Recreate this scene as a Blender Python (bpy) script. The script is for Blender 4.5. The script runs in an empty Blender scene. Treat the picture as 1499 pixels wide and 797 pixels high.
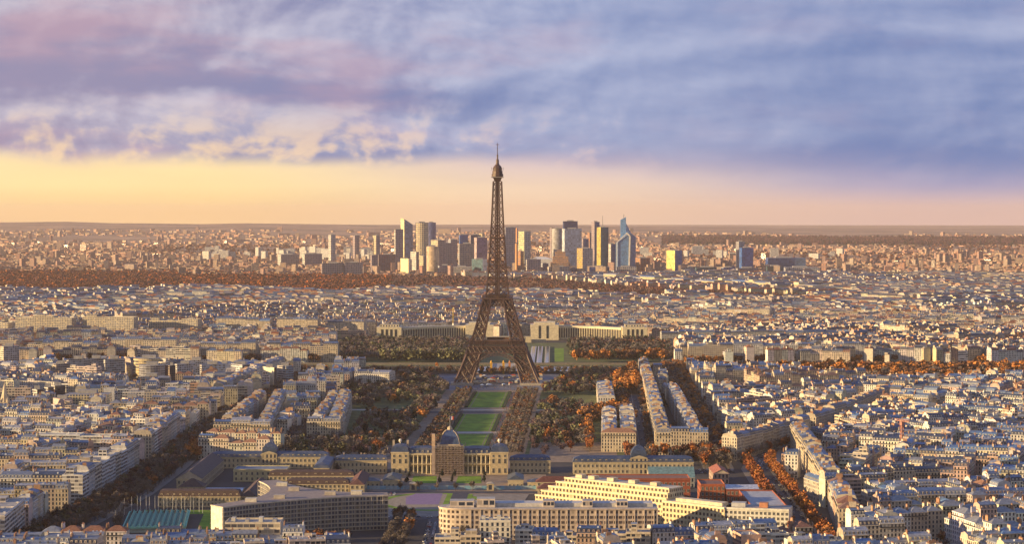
import bpy, math, random
import numpy as np
from mathutils import Vector, Matrix
R = math.radians
# ---------------------------------------------------------------- camera, sky, sun, exposure
F = 2940.0; CX = 749.5; CY = 398.5; EYE = 310.0; H = 232.0
PITCH = math.atan((CY-EYE)/F)
scn = bpy.context.scene; COL = scn.collection
cam_d = bpy.data.cameras.new('camera'); cam = bpy.data.objects.new('camera', cam_d); COL.objects.link(cam)
cam.location = (0, 0, H); cam.rotation_euler = (math.pi/2-PITCH, 0, 0)
cam_d.sensor_width = 36; cam_d.lens = 36*F/1499; cam_d.clip_start = 5; cam_d.clip_end = 80000
scn.camera = cam
SUN_EL = R(9.5); SUN_AZ = R(-104)       # azimuth measured from +Y towards +X: the sun is low on the left, a little behind the camera
sd = Vector((math.sin(SUN_AZ)*math.cos(SUN_EL), math.cos(SUN_AZ)*math.cos(SUN_EL), math.sin(SUN_EL)))
ld = bpy.data.lights.new('sun', 'SUN'); ld.energy = 5.0; ld.angle = R(0.6); ld.color = (1.0, 0.69, 0.33)
lo = bpy.data.objects.new('sun', ld); COL.objects.link(lo); lo.rotation_euler = sd.to_track_quat('Z', 'Y').to_euler()
scn.view_settings.view_transform = 'Standard'; scn.view_settings.look = 'None'
scn.view_settings.exposure = 0.92; scn.view_settings.gamma = 1.0; scn.view_settings.use_curve_mapping = False
scn.render.engine = 'CYCLES'
cy = scn.cycles
cy.max_bounces = 4; cy.diffuse_bounces = 2; cy.glossy_bounces = 2; cy.transmission_bounces = 2; cy.transparent_max_bounces = 6; cy.volume_bounces = 1
cy.use_denoising = True
try: cy.denoiser = 'OPENIMAGEDENOISE'; cy.denoising_prefilter = 'ACCURATE'
except Exception: pass
cy.sample_clamp_indirect = 4.0

class NT:
    """tiny node helper"""
    def __init__(s, tree): s.t = tree; s.n = tree.nodes; s.l = tree.links
    def new(s, typ, **kw):
        n = s.n.new(typ)
        for k, v in kw.items(): setattr(n, k, v)
        return n
    def set(s, sock, v):
        if isinstance(v, bpy.types.NodeSocket): s.l.new(v, sock)
        else: sock.default_value = v
    def m(s, op, a, b=0.0, c=0.0, clamp=False):
        n = s.new('ShaderNodeMath', operation=op); n.use_clamp = clamp
        s.set(n.inputs[0], a); s.set(n.inputs[1], b); s.set(n.inputs[2], c); return n.outputs[0]
    def mix(s, f, a, b, mode='MIX'):
        n = s.new('ShaderNodeMix', data_type='RGBA'); n.blend_type = mode
        s.set(n.inputs[0], f)
        for i, v in ((6, a), (7, b)):
            if isinstance(v, (tuple, list)) and len(v) == 3: v = (*v, 1)
            s.set(n.inputs[i], v)
        return n.outputs[2]
    def smooth(s, x, a, b, lo=0.0, hi=1.0):
        n = s.new('ShaderNodeMapRange', interpolation_type='SMOOTHSTEP')
        for i, v in enumerate((x, a, b, lo, hi)): s.set(n.inputs[i], v)
        return n.outputs[0]
    def ramp(s, x, stops, interp='LINEAR'):
        n = s.new('ShaderNodeValToRGB'); n.color_ramp.interpolation = interp
        e = n.color_ramp.elements
        while len(e) > 1: e.remove(e[-1])
        e[0].position = stops[0][0]; e[0].color = (*stops[0][1], 1)
        for p, c in stops[1:]:
            k = e.new(p); k.color = (*c, 1)
        s.set(n.inputs[0], x); return n.outputs[0]
    def xyz(s, x, y, z):
        n = s.new('ShaderNodeCombineXYZ')
        for i, v in enumerate((x, y, z)): s.set(n.inputs[i], v)
        return n.outputs[0]
    def noise(s, vec, scale, detail=4, rough=0.55, dist=0.0):
        n = s.new('ShaderNodeTexNoise'); s.set(n.inputs['Vector'], vec)
        n.inputs['Scale'].default_value = scale; n.inputs['Detail'].default_value = detail
        n.inputs['Roughness'].default_value = rough; n.inputs['Distortion'].default_value = dist
        return n.outputs[0]

def L(r, g, b):      # sRGB 0-255 -> linear
    return tuple(((v/255)/12.92 if v/255 <= .04045 else ((v/255+.055)/1.055)**2.4) for v in (r, g, b))

def build_world():
    w = bpy.data.worlds.new('World'); scn.world = w; w.use_nodes = True
    t = NT(w.node_tree); w.node_tree.nodes.clear()
    out = t.new('ShaderNodeOutputWorld'); bg = t.new('ShaderNodeBackground'); t.l.new(bg.outputs[0], out.inputs[0])
    tc = t.new('ShaderNodeTexCoord'); sep = t.new('ShaderNodeSeparateXYZ'); t.l.new(tc.outputs['Generated'], sep.inputs[0])
    x, y, z = sep.outputs
    U = t.m('MULTIPLY', t.m('ARCTAN2', x, y), F/1499)        # azimuth, -0.5 .. 0.5 across this view
    V = t.m('MULTIPLY', t.m('ARCSINE', z), F/1499)           # elevation, 0 .. 0.21 up this view
    # clear sky behind the clouds: golden towards the sunset side, mauve away from it
    Vn = t.m('MULTIPLY', V, 4.0, clamp=True)
    left = t.ramp(Vn, [(0, L(252,208,138)), (.1, L(255,226,162)), (.22, L(255,228,172)), (.4, L(240,212,190)), (.7, L(150,170,215)), (1, L(105,140,205))])
    right = t.ramp(Vn, [(0, L(210,178,172)), (.04, L(208,180,180)), (.10, L(174,164,190)), (.2, L(142,150,190)), (.4, L(120,135,190)), (.7, L(100,130,195)), (1, L(95,128,200))])
    mid = t.ramp(Vn, [(0, L(240,206,170)), (.1, L(243,214,184)), (.20, L(214,194,196)), (.4, L(178,178,206)), (.7, L(120,150,205)), (1, L(105,140,205))])
    clear = t.mix(t.smooth(U, -.32, .05), left, mid)
    clear = t.mix(t.smooth(U, .0, .42), clear, right)
    sky = t.new('ShaderNodeTexSky'); sky.sky_type = 'NISHITA'; sky.sun_disc = False
    sky.sun_elevation = SUN_EL; sky.sun_rotation = SUN_AZ % (2*math.pi)
    clear10 = t.mix(1.0, clear, (11.0, 10.9, 11.0), 'MULTIPLY')
    clear10 = t.mix(1.0, clear10, t.ramp(t.noise(t.xyz(U, t.m('MULTIPLY', V, 9.0), 4.4), 3.0, 6, .5, .3), [(.3, (.90, .90, .93)), (.7, (1.0, 1.0, 1.0))]), 'MULTIPLY')
    clear10 = t.mix(0.04, clear10, sky.outputs[0])
    # cloud deck
    sh = t.xyz(t.m('ADD', U, t.m('MULTIPLY', V, .6)), t.m('MULTIPLY', V, 2.3), 3.7)
    soft = t.noise(sh, 2.6, 7, .46, .2)
    st = t.xyz(t.m('ADD', U, 7.3), t.m('MULTIPLY', V, 6.5), 1.1)
    streak = t.noise(st, 2.8, 8, .55, .25)
    puffv = t.xyz(U, t.m('MULTIPLY', V, 1.5), 9.2)
    puff = t.noise(puffv, 7.5, 10, .50, .2)
    puffs = t.noise(t.xyz(t.m('ADD', U, -.008), t.m('MULTIPLY', t.m('ADD', V, .006), 1.5), 9.2), 7.5, 10, .50, .2)
    relief = t.m('MULTIPLY', t.m('SUBTRACT', puff, puffs), 3.6)
    softs = t.noise(t.xyz(t.m('ADD', t.m('ADD', U, t.m('MULTIPLY', V, .6)), -.02), t.m('MULTIPLY', t.m('ADD', V, .012), 2.3), 3.7), 2.6, 7, .46, .2)
    relief2 = t.m('MULTIPLY', t.m('SUBTRACT', soft, softs), 1.3)
    edge = t.smooth(U, .0, .45, .044, .012)
    h = t.m('DIVIDE', t.m('SUBTRACT', V, edge), .020)
    wob = t.m('MULTIPLY', t.m('SUBTRACT', t.m('ADD', t.m('MULTIPLY', puff, .6), t.m('MULTIPLY', soft, .4)), .5), 3.4)
    wob = t.m('MULTIPLY', wob, t.smooth(h, 4.0, .5))
    hh = t.m('ADD', h, wob)
    width = t.smooth(U, -.1, .4, .9, 3.6)
    mask = t.smooth(t.m('DIVIDE', hh, width), -.3, .9)
    # colour of the cloud bodies
    lum = t.m('ADD', t.m('ADD', t.m('MULTIPLY', t.m('SUBTRACT', soft, .5), 1.0), t.m('MULTIPLY', t.m('SUBTRACT', streak, .5), .7)), .43)
    lum = t.m('ADD', lum, t.m('MULTIPLY', t.m('ADD', relief, relief2), t.smooth(U, .15, -.15, .35, 1.0)))
    lum = t.m('ADD', lum, t.smooth(V, .12, .2, 0, .05))
    def belt(v0, slope, wd, a, u0, u1):
        q = t.m('DIVIDE', t.m('SUBTRACT', V, t.m('ADD', v0, t.m('MULTIPLY', U, slope))), wd)
        g = t.m('POWER', 2.718, t.m('MULTIPLY', t.m('MULTIPLY', q, q), -1.0))
        return t.m('MULTIPLY', g, t.smooth(U, u0, u1, 0, a))
    wv = t.m('MULTIPLY', t.m('SUBTRACT', soft, .5), .12)
    Vs = V; V = t.m('ADD', V, wv)
    for args in ((.052, -.03, .013, -.34, -.08, .12), (.118, .02, .012, -.26, .08, -.06), (.10, -.06, .018, -.30, .02, -.2), (.148, -.05, .016, -.28, -.15, -.35),
                 (.150, .02, .012, .22, -.05, .1), (.112, .02, .010, .14, .05, .2), (.082, -.03, .014, .26, .05, -.12), (.19, .0, .02, .12, -.5, .2)):
        lum = t.m('ADD', lum, belt(*args))
    V = Vs
    lum = t.smooth(lum, -.05, 1.05)
    dark = t.mix(t.smooth(U, -.45, .1), L(150,144,174), L(112,132,180))
    lite = t.mix(t.smooth(U, -.45, .1), L(208,200,212), L(186,192,218))
    cl = t.mix(lum, dark, lite)
    pinkn = t.noise(t.xyz(t.m('ADD', U, 2.2), t.m('MULTIPLY', V, 3.5), 5.5), 5.0, 4, .5)
    pink = t.m('MULTIPLY', t.smooth(pinkn, .47, .68), t.smooth(U, .25, -.3, .10, .50))
    cl = t.mix(pink, cl, L(204,166,178))
    # warm lit undersides close to the clear band
    warm = t.m('MULTIPLY', t.smooth(h, 3.6, .2), t.smooth(t.m('ADD', relief, puff), .42, .72))
    warm = t.m('MULTIPLY', warm, t.smooth(U, .3, -.15, .12, .8))
    cl = t.mix(warm, cl, t.mix(t.smooth(U, -.35, .2), L(252,216,172), L(228,200,196)))
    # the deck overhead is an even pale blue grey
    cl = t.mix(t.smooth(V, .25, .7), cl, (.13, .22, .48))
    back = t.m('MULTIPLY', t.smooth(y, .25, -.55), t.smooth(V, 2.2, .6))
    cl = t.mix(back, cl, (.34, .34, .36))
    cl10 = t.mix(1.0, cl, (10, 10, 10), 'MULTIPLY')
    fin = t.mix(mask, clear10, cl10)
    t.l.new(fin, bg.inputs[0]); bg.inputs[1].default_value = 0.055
build_world()

# ---------------------------------------------------------------- helpers
def G(px, py, z=0.0):
    """point of the level z seen at a place of the photograph (for laying the plan out on the ground)"""
    a = (px-CX)/F; b = -(py-CY)/F
    dy = math.cos(PITCH)+b*math.sin(PITCH); dz = b*math.cos(PITCH)-math.sin(PITCH)
    k = (z-H)/dz
    return (a*k, dy*k)
def zat(py, d): return H-(py-EYE)/F*d
def xat(px, d): return (px-CX)/F*d
def AX(s): return -55+0.038*(s-1771)          # the garden axis runs almost straight away from the viewer
def W(t, s): return (AX(s)+t, s)

def tag(o, label=None, cat=None, group=None, kind=None):
    if label: o['label'] = label
    if cat: o['category'] = cat
    if group: o['group'] = group
    if kind: o['kind'] = kind
    return o
def empty(name, loc, rz=0.0, **kw):
    o = bpy.data.objects.new(name, None); COL.objects.link(o); o.location = loc; o.rotation_euler = (0, 0, rz)
    o.empty_display_size = 1; return tag(o, **kw)

class MB:
    """collects faces; build() makes ONE mesh object"""
    def __init__(s): s.v = []; s.n = []; s.mi = []; s.uv = []; s.c = []; s.mats = []; s.blocks = []
    def mat(s, m):
        if m not in s.mats: s.mats.append(m)
        return s.mats.index(m)
    def f(s, pts, m, c=(.5, .5, .5), uv=None):
        s.v.extend(pts); s.n.append(len(pts)); s.mi.append(s.mat(m)); s.c.append(c)
        s.uv.extend(uv if uv else [(0.0, 0.0)]*len(pts))
    def box(s, x0, x1, y0, y1, z0, z1, m, c=(.5, .5, .5), T=None, top=None, tc=None, bottom=False, uvs=None):
        p = [(x0,y0,z0),(x1,y0,z0),(x1,y1,z0),(x0,y1,z0),(x0,y0,z1),(x1,y0,z1),(x1,y1,z1),(x0,y1,z1)]
        if T: p = [T(q) for q in p]
        for k, (a, b) in enumerate(((0,1),(1,2),(2,3),(3,0))):
            uv = None
            if uvs: nu, nv = uvs[k % 2], uvs[2]; uv = [(0,0),(nu,0),(nu,nv),(0,nv)]
            s.f([p[a],p[b],p[b+4],p[a+4]], m, c, uv)
        s.f([p[4],p[5],p[6],p[7]], top or m, tc or c)
        if bottom: s.f([p[3],p[2],p[1],p[0]], m, c)
    def beam(s, p, q, t, m, c=(.5,.5,.5), t2=None):
        p = Vector(p); q = Vector(q); d = q-p
        if d.length < 1e-6: return
        d.normalize(); up = Vector((0,0,1)) if abs(d.z) < .9 else Vector((0,1,0))
        a = d.cross(up).normalized()*t/2; b = d.cross(a).normalized()*(t2 or t)/2
        r = [p+a+b, p-a+b, p-a-b, p+a-b, q+a+b, q-a+b, q-a-b, q+a-b]
        r = [tuple(v) for v in r]
        for i, j in ((0,1),(1,2),(2,3),(3,0)): s.f([r[i],r[j],r[j+4],r[i+4]], m, c)
        s.f(r[4:8], m, c); s.f([r[3],r[2],r[1],r[0]], m, c)
    def poly(s, outline, z0, z1, m, c, top=None, tc=None, bay=3.0, flo=3.1, topz=None):
        """extruded outline (counter clockwise), windows counted in bays and floors"""
        n = len(outline)
        zt = topz or [z1]*n
        acc = 0.0
        for i in range(n):
            a, b = outline[i], outline[(i+1) % n]; j = (i+1) % n
            l = math.hypot(b[0]-a[0], b[1]-a[1]); nu = l/bay
            if n < 9: nu = max(1, round(nu)); u0 = 0
            else: u0 = acc
            s.f([(a[0],a[1],z0),(b[0],b[1],z0),(b[0],b[1],zt[j]),(a[0],a[1],zt[i])], m, c,
                [(u0,0),(u0+nu,0),(u0+nu,(zt[j]-z0)/flo),(u0,(zt[i]-z0)/flo)])
            acc += nu
        s.f([(p[0],p[1],z) for p, z in zip(outline, zt)], top or m, tc or c)
    def lathe(s, prof, n, m, c, cx=0, cy=0, a0=0.0):
        for (r0, z0), (r1, z1) in zip(prof[:-1], prof[1:]):
            for k in range(n):
                A = a0+2*math.pi*k/n; B = a0+2*math.pi*(k+1)/n
                p = [(cx+r0*math.cos(A), cy+r0*math.sin(A), z0), (cx+r0*math.cos(B), cy+r0*math.sin(B), z0)]
                if r1 > 1e-4: p += [(cx+r1*math.cos(B), cy+r1*math.sin(B), z1), (cx+r1*math.cos(A), cy+r1*math.sin(A), z1)]
                else: p += [(cx, cy, z1)]
                s.f(p, m, c, [(k,0),(k+1,0),(k+1,1),(k,1)][:len(p)])
    def raw(s, verts, n_per, mat, cols):
        """numpy block: verts (k*n_per,3), colours (k,3)"""
        s.blocks.append((np.asarray(verts, np.float32), n_per, s.mat(mat), np.asarray(cols, np.float32)))
    def mesh(s, name, weld=True):
        V = np.array(s.v, np.float32).reshape(-1, 3) if s.v else np.zeros((0, 3), np.float32)
        N = np.array(s.n, np.int32); MI = np.array(s.mi, np.int32)
        C = np.array([(*c, 1) for c in s.c], np.float32).reshape(-1, 4)
        UV = np.array(s.uv, np.float32).reshape(-1, 2)
        for v, k, mi, c in s.blocks:
            V = np.concatenate([V, v]); q = len(v)//k
            N = np.concatenate([N, np.full(q, k, np.int32)]); MI = np.concatenate([MI, np.full(q, mi, np.int32)])
            C = np.concatenate([C, np.concatenate([c, np.ones((q, 1), np.float32)], 1)])
            UV = np.concatenate([UV, np.zeros((len(v), 2), np.float32)])
        me = bpy.data.meshes.new(name); nl = len(V)
        if weld and 0 < nl < 60000:
            key = np.round(V*500).astype(np.int64)
            _, first, inv = np.unique(key, axis=0, return_index=True, return_inverse=True)
            inv = inv.reshape(-1); P = V[first]; loops = inv.astype(np.int32)
        else: P = V; loops = np.arange(nl, dtype=np.int32)
        me.vertices.add(len(P)); me.vertices.foreach_set('co', P.ravel())
        me.loops.add(nl); me.loops.foreach_set('vertex_index', loops)
        me.polygons.add(len(N)); st = np.zeros(len(N), np.int32)
        if len(N): st[1:] = np.cumsum(N)[:-1]
        me.polygons.foreach_set('loop_start', st)
        try: me.polygons.foreach_set('loop_total', N)
        except Exception: pass
        me.polygons.foreach_set('material_index', MI)
        me.polygons.foreach_set('use_smooth', np.zeros(len(N), bool))
        me.uv_layers.new(name='UVMap'); me.uv_layers[0].data.foreach_set('uv', UV.ravel())
        at = me.attributes.new('col', 'FLOAT_COLOR', 'FACE'); at.data.foreach_set('color', C.ravel())
        for m in s.mats: me.materials.append(m)
        me.update(calc_edges=True)
        return me
    def build(s, name, parent=None, loc=None, weld=True):
        if not s.n and not s.blocks: return None
        o = bpy.data.objects.new(name, s.mesh(name, weld)); COL.objects.link(o)
        if parent: o.parent = parent
        if loc: o.location = loc
        return o

# ---------------------------------------------------------------- materials
def new_mat(name):
    m = bpy.data.materials.new(name); m.use_nodes = True; t = NT(m.node_tree)
    b = m.node_tree.nodes['Principled BSDF']; return m, t, b
def attr_col(t):
    a = t.new('ShaderNodeAttribute'); a.attribute_name = 'col'; return a.outputs['Color']
def pos(t): return t.new('ShaderNodeNewGeometry').outputs['Position']

def mat_plain(name, rough=.85, amt=.22, scale=.35, metal=0.0):
    m, t, b = new_mat(name)
    n = t.noise(pos(t), scale, 4, .65)
    c = t.mix(t.smooth(n, .3, .7), t.mix(1, attr_col(t), (1-amt,)*3, 'MULTIPLY'), t.mix(1, attr_col(t), (1+amt*.6,)*3, 'MULTIPLY'))
    t.l.new(c, b.inputs['Base Color']); b.inputs['Roughness'].default_value = rough; b.inputs['Metallic'].default_value = metal
    return m
def mat_windows(name, x0, x1, y0, y1, glass=(.016, .022, .036), tinted=False, lines=0.0, shut=.25, tint_line=None, grough=.15, rough=.8):
    """masonry wall whose window openings repeat per bay and floor of the UV map"""
    m, t, b = new_mat(name)
    uv = t.new('ShaderNodeUVMap'); sp = t.new('ShaderNodeSeparateXYZ'); t.l.new(uv.outputs[0], sp.inputs[0])
    u, v = sp.outputs[0], sp.outputs[1]
    fu = t.m('FRACT', u); fv = t.m('FRACT', v)
    def inside(x, a, c): return t.m('MULTIPLY', t.m('GREATER_THAN', x, a), t.m('LESS_THAN', x, c))
    w = t.m('MULTIPLY', inside(fu, x0, x1), inside(fv, y0, y1))
    cell = t.xyz(t.m('FLOOR', u), t.m('FLOOR', v), 0)
    wn = t.new('ShaderNodeTexWhiteNoise', noise_dimensions='4D'); t.l.new(cell, wn.inputs['Vector'])
    oi = t.new('ShaderNodeObjectInfo'); t.l.new(oi.outputs['Random'], wn.inputs['W'])
    g2 = tuple(min(1, g*2.4+.01) for g in glass)
    gcol = t.mix(wn.outputs['Value'], glass, g2)
    if tinted: gcol = t.mix(wn.outputs['Value'], t.mix(1, attr_col(t), (.7,)*3, 'MULTIPLY'), t.mix(1, attr_col(t), (1.3,)*3, 'MULTIPLY'))
    gcol = t.mix(t.m('LESS_THAN', wn.outputs['Value'], shut), gcol, t.mix(1, attr_col(t), (.62, .62, .62), 'MULTIPLY'))
    n = t.noise(pos(t), .22, 5, .7)
    wall = t.mix(t.smooth(n, .3, .72), t.mix(1, attr_col(t), (.74, .72, .70), 'MULTIPLY'), t.mix(1, attr_col(t), (1.1, 1.1, 1.1), 'MULTIPLY'))
    if lines:
        ln = t.m('LESS_THAN', fv, lines)
        wall = t.mix(t.m('MULTIPLY', ln, .6), wall, tint_line or (.10, .09, .085))
    c = t.mix(w, wall, gcol)
    t.l.new(c, b.inputs['Base Color'])
    t.l.new(t.m('ADD', t.m('MULTIPLY', w, grough-rough), rough), b.inputs['Roughness'])
    bp = t.new('ShaderNodeBump'); bp.inputs['Strength'].default_value = .6; bp.inputs['Distance'].default_value = .25
    t.l.new(t.m('SUBTRACT', 1.0, w), bp.inputs['Height']); t.l.new(bp.outputs[0], b.inputs['Normal'])
    return m
def mat_zinc(name):
    m, t, b = new_mat(name)
    n = t.noise(pos(t), .5, 5, .7); n2 = t.noise(pos(t), .06, 2, .5)
    c = t.mix(t.smooth(n, .3, .72), t.mix(1, attr_col(t), (.6, .6, .62), 'MULTIPLY'), t.mix(1, attr_col(t), (1.25, 1.25, 1.25), 'MULTIPLY'))
    c = t.mix(t.m('MULTIPLY', t.smooth(n2, .5, .7), .25), c, (.30, .27, .25))
    t.l.new(c, b.inputs['Base Color']); b.inputs['Roughness'].default_value = .48; b.inputs['Metallic'].default_value = .25
    return m
def mat_flat(name, col, rough=.8, amt=.25, scale=.5, metal=0.0):
    m, t, b = new_mat(name)
    n = t.noise(pos(t), scale, 5, .65)
    c = t.mix(t.smooth(n, .28, .72), tuple(k*(1-amt) for k in col), tuple(min(1, k*(1+amt)) for k in col))
    t.l.new(c, b.inputs['Base Color']); b.inputs['Roughness'].default_value = rough; b.inputs['Metallic'].default_value = metal
    return m
def mat_leaf(name):
    m, t, b = new_mat(name)
    oi = t.new('ShaderNodeObjectInfo')
    n = t.noise(pos(t), .3, 3, .6)
    hs = t.new('ShaderNodeHueSaturation')
    hs.inputs['Saturation'].default_value = 1.0
    t.l.new(t.m('ADD', .49, t.m('MULTIPLY', oi.outputs['Random'], .025)), hs.inputs['Hue'])
    t.l.new(t.m('ADD', t.m('MULTIPLY', n, .9), t.m('MULTIPLY', oi.outputs['Random'], .7)), hs.inputs['Value'])
    t.l.new(attr_col(t), hs.inputs['Color'])
    t.l.new(hs.outputs[0], b.inputs['Base Color']); b.inputs['Roughness'].default_value = .8
    return m
M_WALL = mat_windows('stone_wall_with_windows', .27, .73, .16, .82, lines=.07, shut=.18)
M_MOD = mat_windows('modern_wall_with_wide_windows', .12, .88, .30, .80, shut=.2)
M_RIB = mat_windows('balcony_band_wall', .04, .96, .34, .92, glass=(.05,.05,.06), shut=.3)
M_OFF = mat_windows('office_grid_wall', .16, .84, .22, .86, glass=(.05, .06, .09), shut=.12)
M_GLS = mat_windows('curtain_wall_glass', .05, .95, .08, .94, glass=(.03, .055, .11), tinted=True, shut=.06, grough=.12, rough=.4)
M_PLN = mat_plain('plain_render')
M_ZNC = mat_zinc('zinc_roofing')
M_TIL = mat_plain('tiled_roofing', .8, .35, .7)
M_IRON = mat_flat('painted_iron', (.078, .043, .038), .55, .3, .12)
M_BARK = mat_flat('bark', (.10, .075, .06), .9, .3, 1.0)
M_LEAF = mat_leaf('foliage')
# ---------------------------------------------------------------- ordinary city building
ZINC = [(.11,.18,.33), (.17,.23,.34), (.20,.23,.29), (.07,.12,.23), (.27,.29,.32), (.13,.23,.42), (.07,.09,.14), (.38,.39,.42)]
TILE = [(.26,.12,.07), (.22,.11,.08), (.30,.16,.10), (.20,.12,.10)]
SLATE = [(.06,.075,.11), (.05,.065,.10), (.08,.09,.12)]
CREAM = [(.58,.50,.38), (.64,.56,.44), (.53,.46,.36), (.67,.61,.50), (.61,.51,.37), (.56,.51,.43), (.65,.55,.45), (.70,.65,.57), (.50,.42,.32)]
WHITE = [(.72,.70,.66), (.68,.66,.63), (.75,.71,.63), (.62,.62,.62)]
PINKW = [(.62,.46,.40), (.55,.40,.33), (.58,.36,.26)]
FLATC = [(.36,.35,.34), (.26,.27,.29), (.44,.42,.39), (.20,.20,.21), (.30,.34,.40)]

def building(P, w, d, h, style, rc, wc, rng, lod, T=None):
    """P: dict of builders wall / roof / list chimneys. Local frame: street front at -d/2."""
    if T is None: T = lambda q: q
    hw, hd = w/2, d/2; wall = P['wall']; roof = P['roof']
    modern = style.startswith('modern')
    wm = M_WALL
    if style == 'modern_band': wm = M_RIB
    elif style == 'modern': wm = M_MOD
    elif style == 'modern_office': wm = M_OFF
    flo = 3.1; nv = round(h/flo); bay = 2.7 if not modern else 3.2
    def quad(a, b, m, nu):
        wall.f([T((a[0],a[1],0)), T((b[0],b[1],0)), T((b[0],b[1],h)), T((a[0],a[1],h))], m, wc, [(0,0),(nu,0),(nu,nv),(0,nv)])
    nb = max(2, round(w/bay)); ns = max(2, round(d/bay))
    quad((-hw,-hd), (hw,-hd), wm, nb); quad((hw,hd), (-hw,hd), wm, nb)
    sl, sr = P.get('sides', (False, False))
    quad((hw,-hd), (hw,hd), wm if sr else M_PLN, ns); quad((-hw,hd), (-hw,-hd), wm if sl else M_PLN, ns)
    if lod == 0:      # cornice
        e = .45
        for y0, y1 in ((-hd-e, -hd), (hd, hd+e)):
            wall.box(-hw, hw, y0, y1, h-.55, h+.05, M_PLN, wc, T)
        if not modern and rng.random() < .8:      # balcony with dark railing
            zb = h-flo-.1
            wall.box(-hw+.3, hw-.3, -hd-.8, -hd-.02, zb, zb+.18, M_PLN, wc, T)
            wall.box(-hw+.3, hw-.3, -hd-.8, -hd-.72, zb+.18, zb+1.0, M_PLN, (.05,.05,.055), T)
    if modern:
        fc = rc
        roof.f([T((-hw,-hd,h)), T((hw,-hd,h)), T((hw,hd,h)), T((-hw,hd,h))], M_PLN, fc)
        if lod <= 1:
            p = .35
            for b in ((-hw,hw,-hd,-hd+p), (-hw,hw,hd-p,hd), (-hw,-hw+p,-hd+p,hd-p), (hw-p,hw,-hd+p,hd-p)):
                roof.box(*b, h+.003, h+.9, M_PLN, wc, T)
        if rng.random() < .75:
            a = rng.uniform(.25, .6)*w; c = rng.uniform(.35, .6)*d; x0 = rng.uniform(-hw+1, hw-1-a); y0 = rng.uniform(-hd+1, hd-1-c)
            hh = rng.choice((2.8, 3.0, 5.6))
            roof.box(x0, x0+a, y0, y0+c, h+.01, h+hh, wm if lod <= 1 else M_PLN, wc, T, top=M_PLN, tc=rng.choice(FLATC), uvs=(max(1, round(a/3)), max(1, round(c/3)), round(hh/2.8)))
        if lod == 0:
            for k in range(rng.randint(1, 4)):
                x0 = rng.uniform(-hw+1, hw-3); y0 = rng.uniform(-hd+1, hd-3); s = rng.uniform(.8, 2.2)
                roof.box(x0, x0+s, y0, y0+s*.8, h+.02, h+rng.uniform(.8, 2), M_PLN, rng.choice(WHITE), T)
        return h+3
    if style == 'hip':
        m = M_TIL if rc[0] > rc[2]*1.3 else M_ZNC
        rh = min(w, d)*.28; e = .4
        o = [(-hw-e,-hd-e,h),(hw+e,-hd-e,h),(hw+e,hd+e,h),(-hw-e,hd+e,h)]
        if w >= d: r = [(-hw+hd*.9,0,h+rh),(hw-hd*.9,0,h+rh)]; fs = [(o[0],o[1],r[1],r[0]),(o[1],o[2],r[1]),(o[2],o[3],r[0],r[1]),(o[3],o[0],r[0])]
        else: r = [(0,-hd+hw*.9,h+rh),(0,hd-hw*.9,h+rh)]; fs = [(o[0],o[1],r[0]),(o[1],o[2],r[1],r[0]),(o[2],o[3],r[1]),(o[3],o[0],r[0],r[1])]
        for f in fs: roof.f([T(q) for q in f], m, rc)
        top = h+rh
    else:             # mansard between party walls
        mh = 3.0; ins = 1.3; rh = rng.uniform(.9, 1.8)
        steep = M_ZNC; sc = rc
        if rng.random() < .35: sc = rng.choice(SLATE)
        z1 = h+mh
        for s in (-1, 1):
            a, b = ((-hw, s*hd, h), (hw, s*hd, h)); c, e = ((hw, s*(hd-ins), z1), (-hw, s*(hd-ins), z1))
            g = ((hw, 0, z1+rh), (-hw, 0, z1+rh))
            f1 = [a, b, c, e]; f2 = [e, c, g[0], g[1]]
            if s > 0: f1.reverse(); f2.reverse()
            roof.f([T(q) for q in f1], steep, sc); roof.f([T(q) for q in f2], M_ZNC, rc)
        for s in (-1, 1):
            f = [(s*hw,-hd,h),(s*hw,hd,h),(s*hw,hd-ins,z1),(s*hw,0,z1+rh),(s*hw,-hd+ins,z1)]
            if s < 0: f.reverse()
            roof.f([T(q) for q in f], M_PLN, tuple(k_*.8 for k_ in wc))
        top = z1+rh
        if lod == 0:
            n = max(1, round(w/2.9))
            for s in (-1, 1):
                for k in range(n):
                    x = -hw+w*(k+.5)/n
                    y0, y1 = sorted((s*(hd-.25), s*(hd-1.9)))
                    roof.box(x-.6, x+.6, y0, y1, h+.35, h+2.2, M_WALL, wc, T, top=M_ZNC, tc=rc, uvs=(1, 1, 1))
        elif lod == 1 and rng.random() < .8:
            n = max(1, round(w/2.9))
            for k in range(n):
                x = -hw+w*(k+.5)/n
                roof.f([T((x-.55,-hd+.1,h+.4)),T((x+.55,-hd+.1,h+.4)),T((x+.55,-hd+.1,h+2.2)),T((x-.55,-hd+.1,h+2.2))], M_WALL, wc, [(0,0),(1,0),(1,1),(0,1)])
        if lod <= 1 and rng.random() < .7:     # skylight hatches
            for k in range(rng.randint(1, 3)):
                x = rng.uniform(-hw+1.2, hw-2.2); y = rng.uniform(-hd+2.2, -hd+3.2)
                roof.box(x, x+1, y, y+1.1, z1, z1+rh*.6+.5, M_PLN, rng.choice(((.7,.74,.8),(.1,.12,.15))), T)
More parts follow.
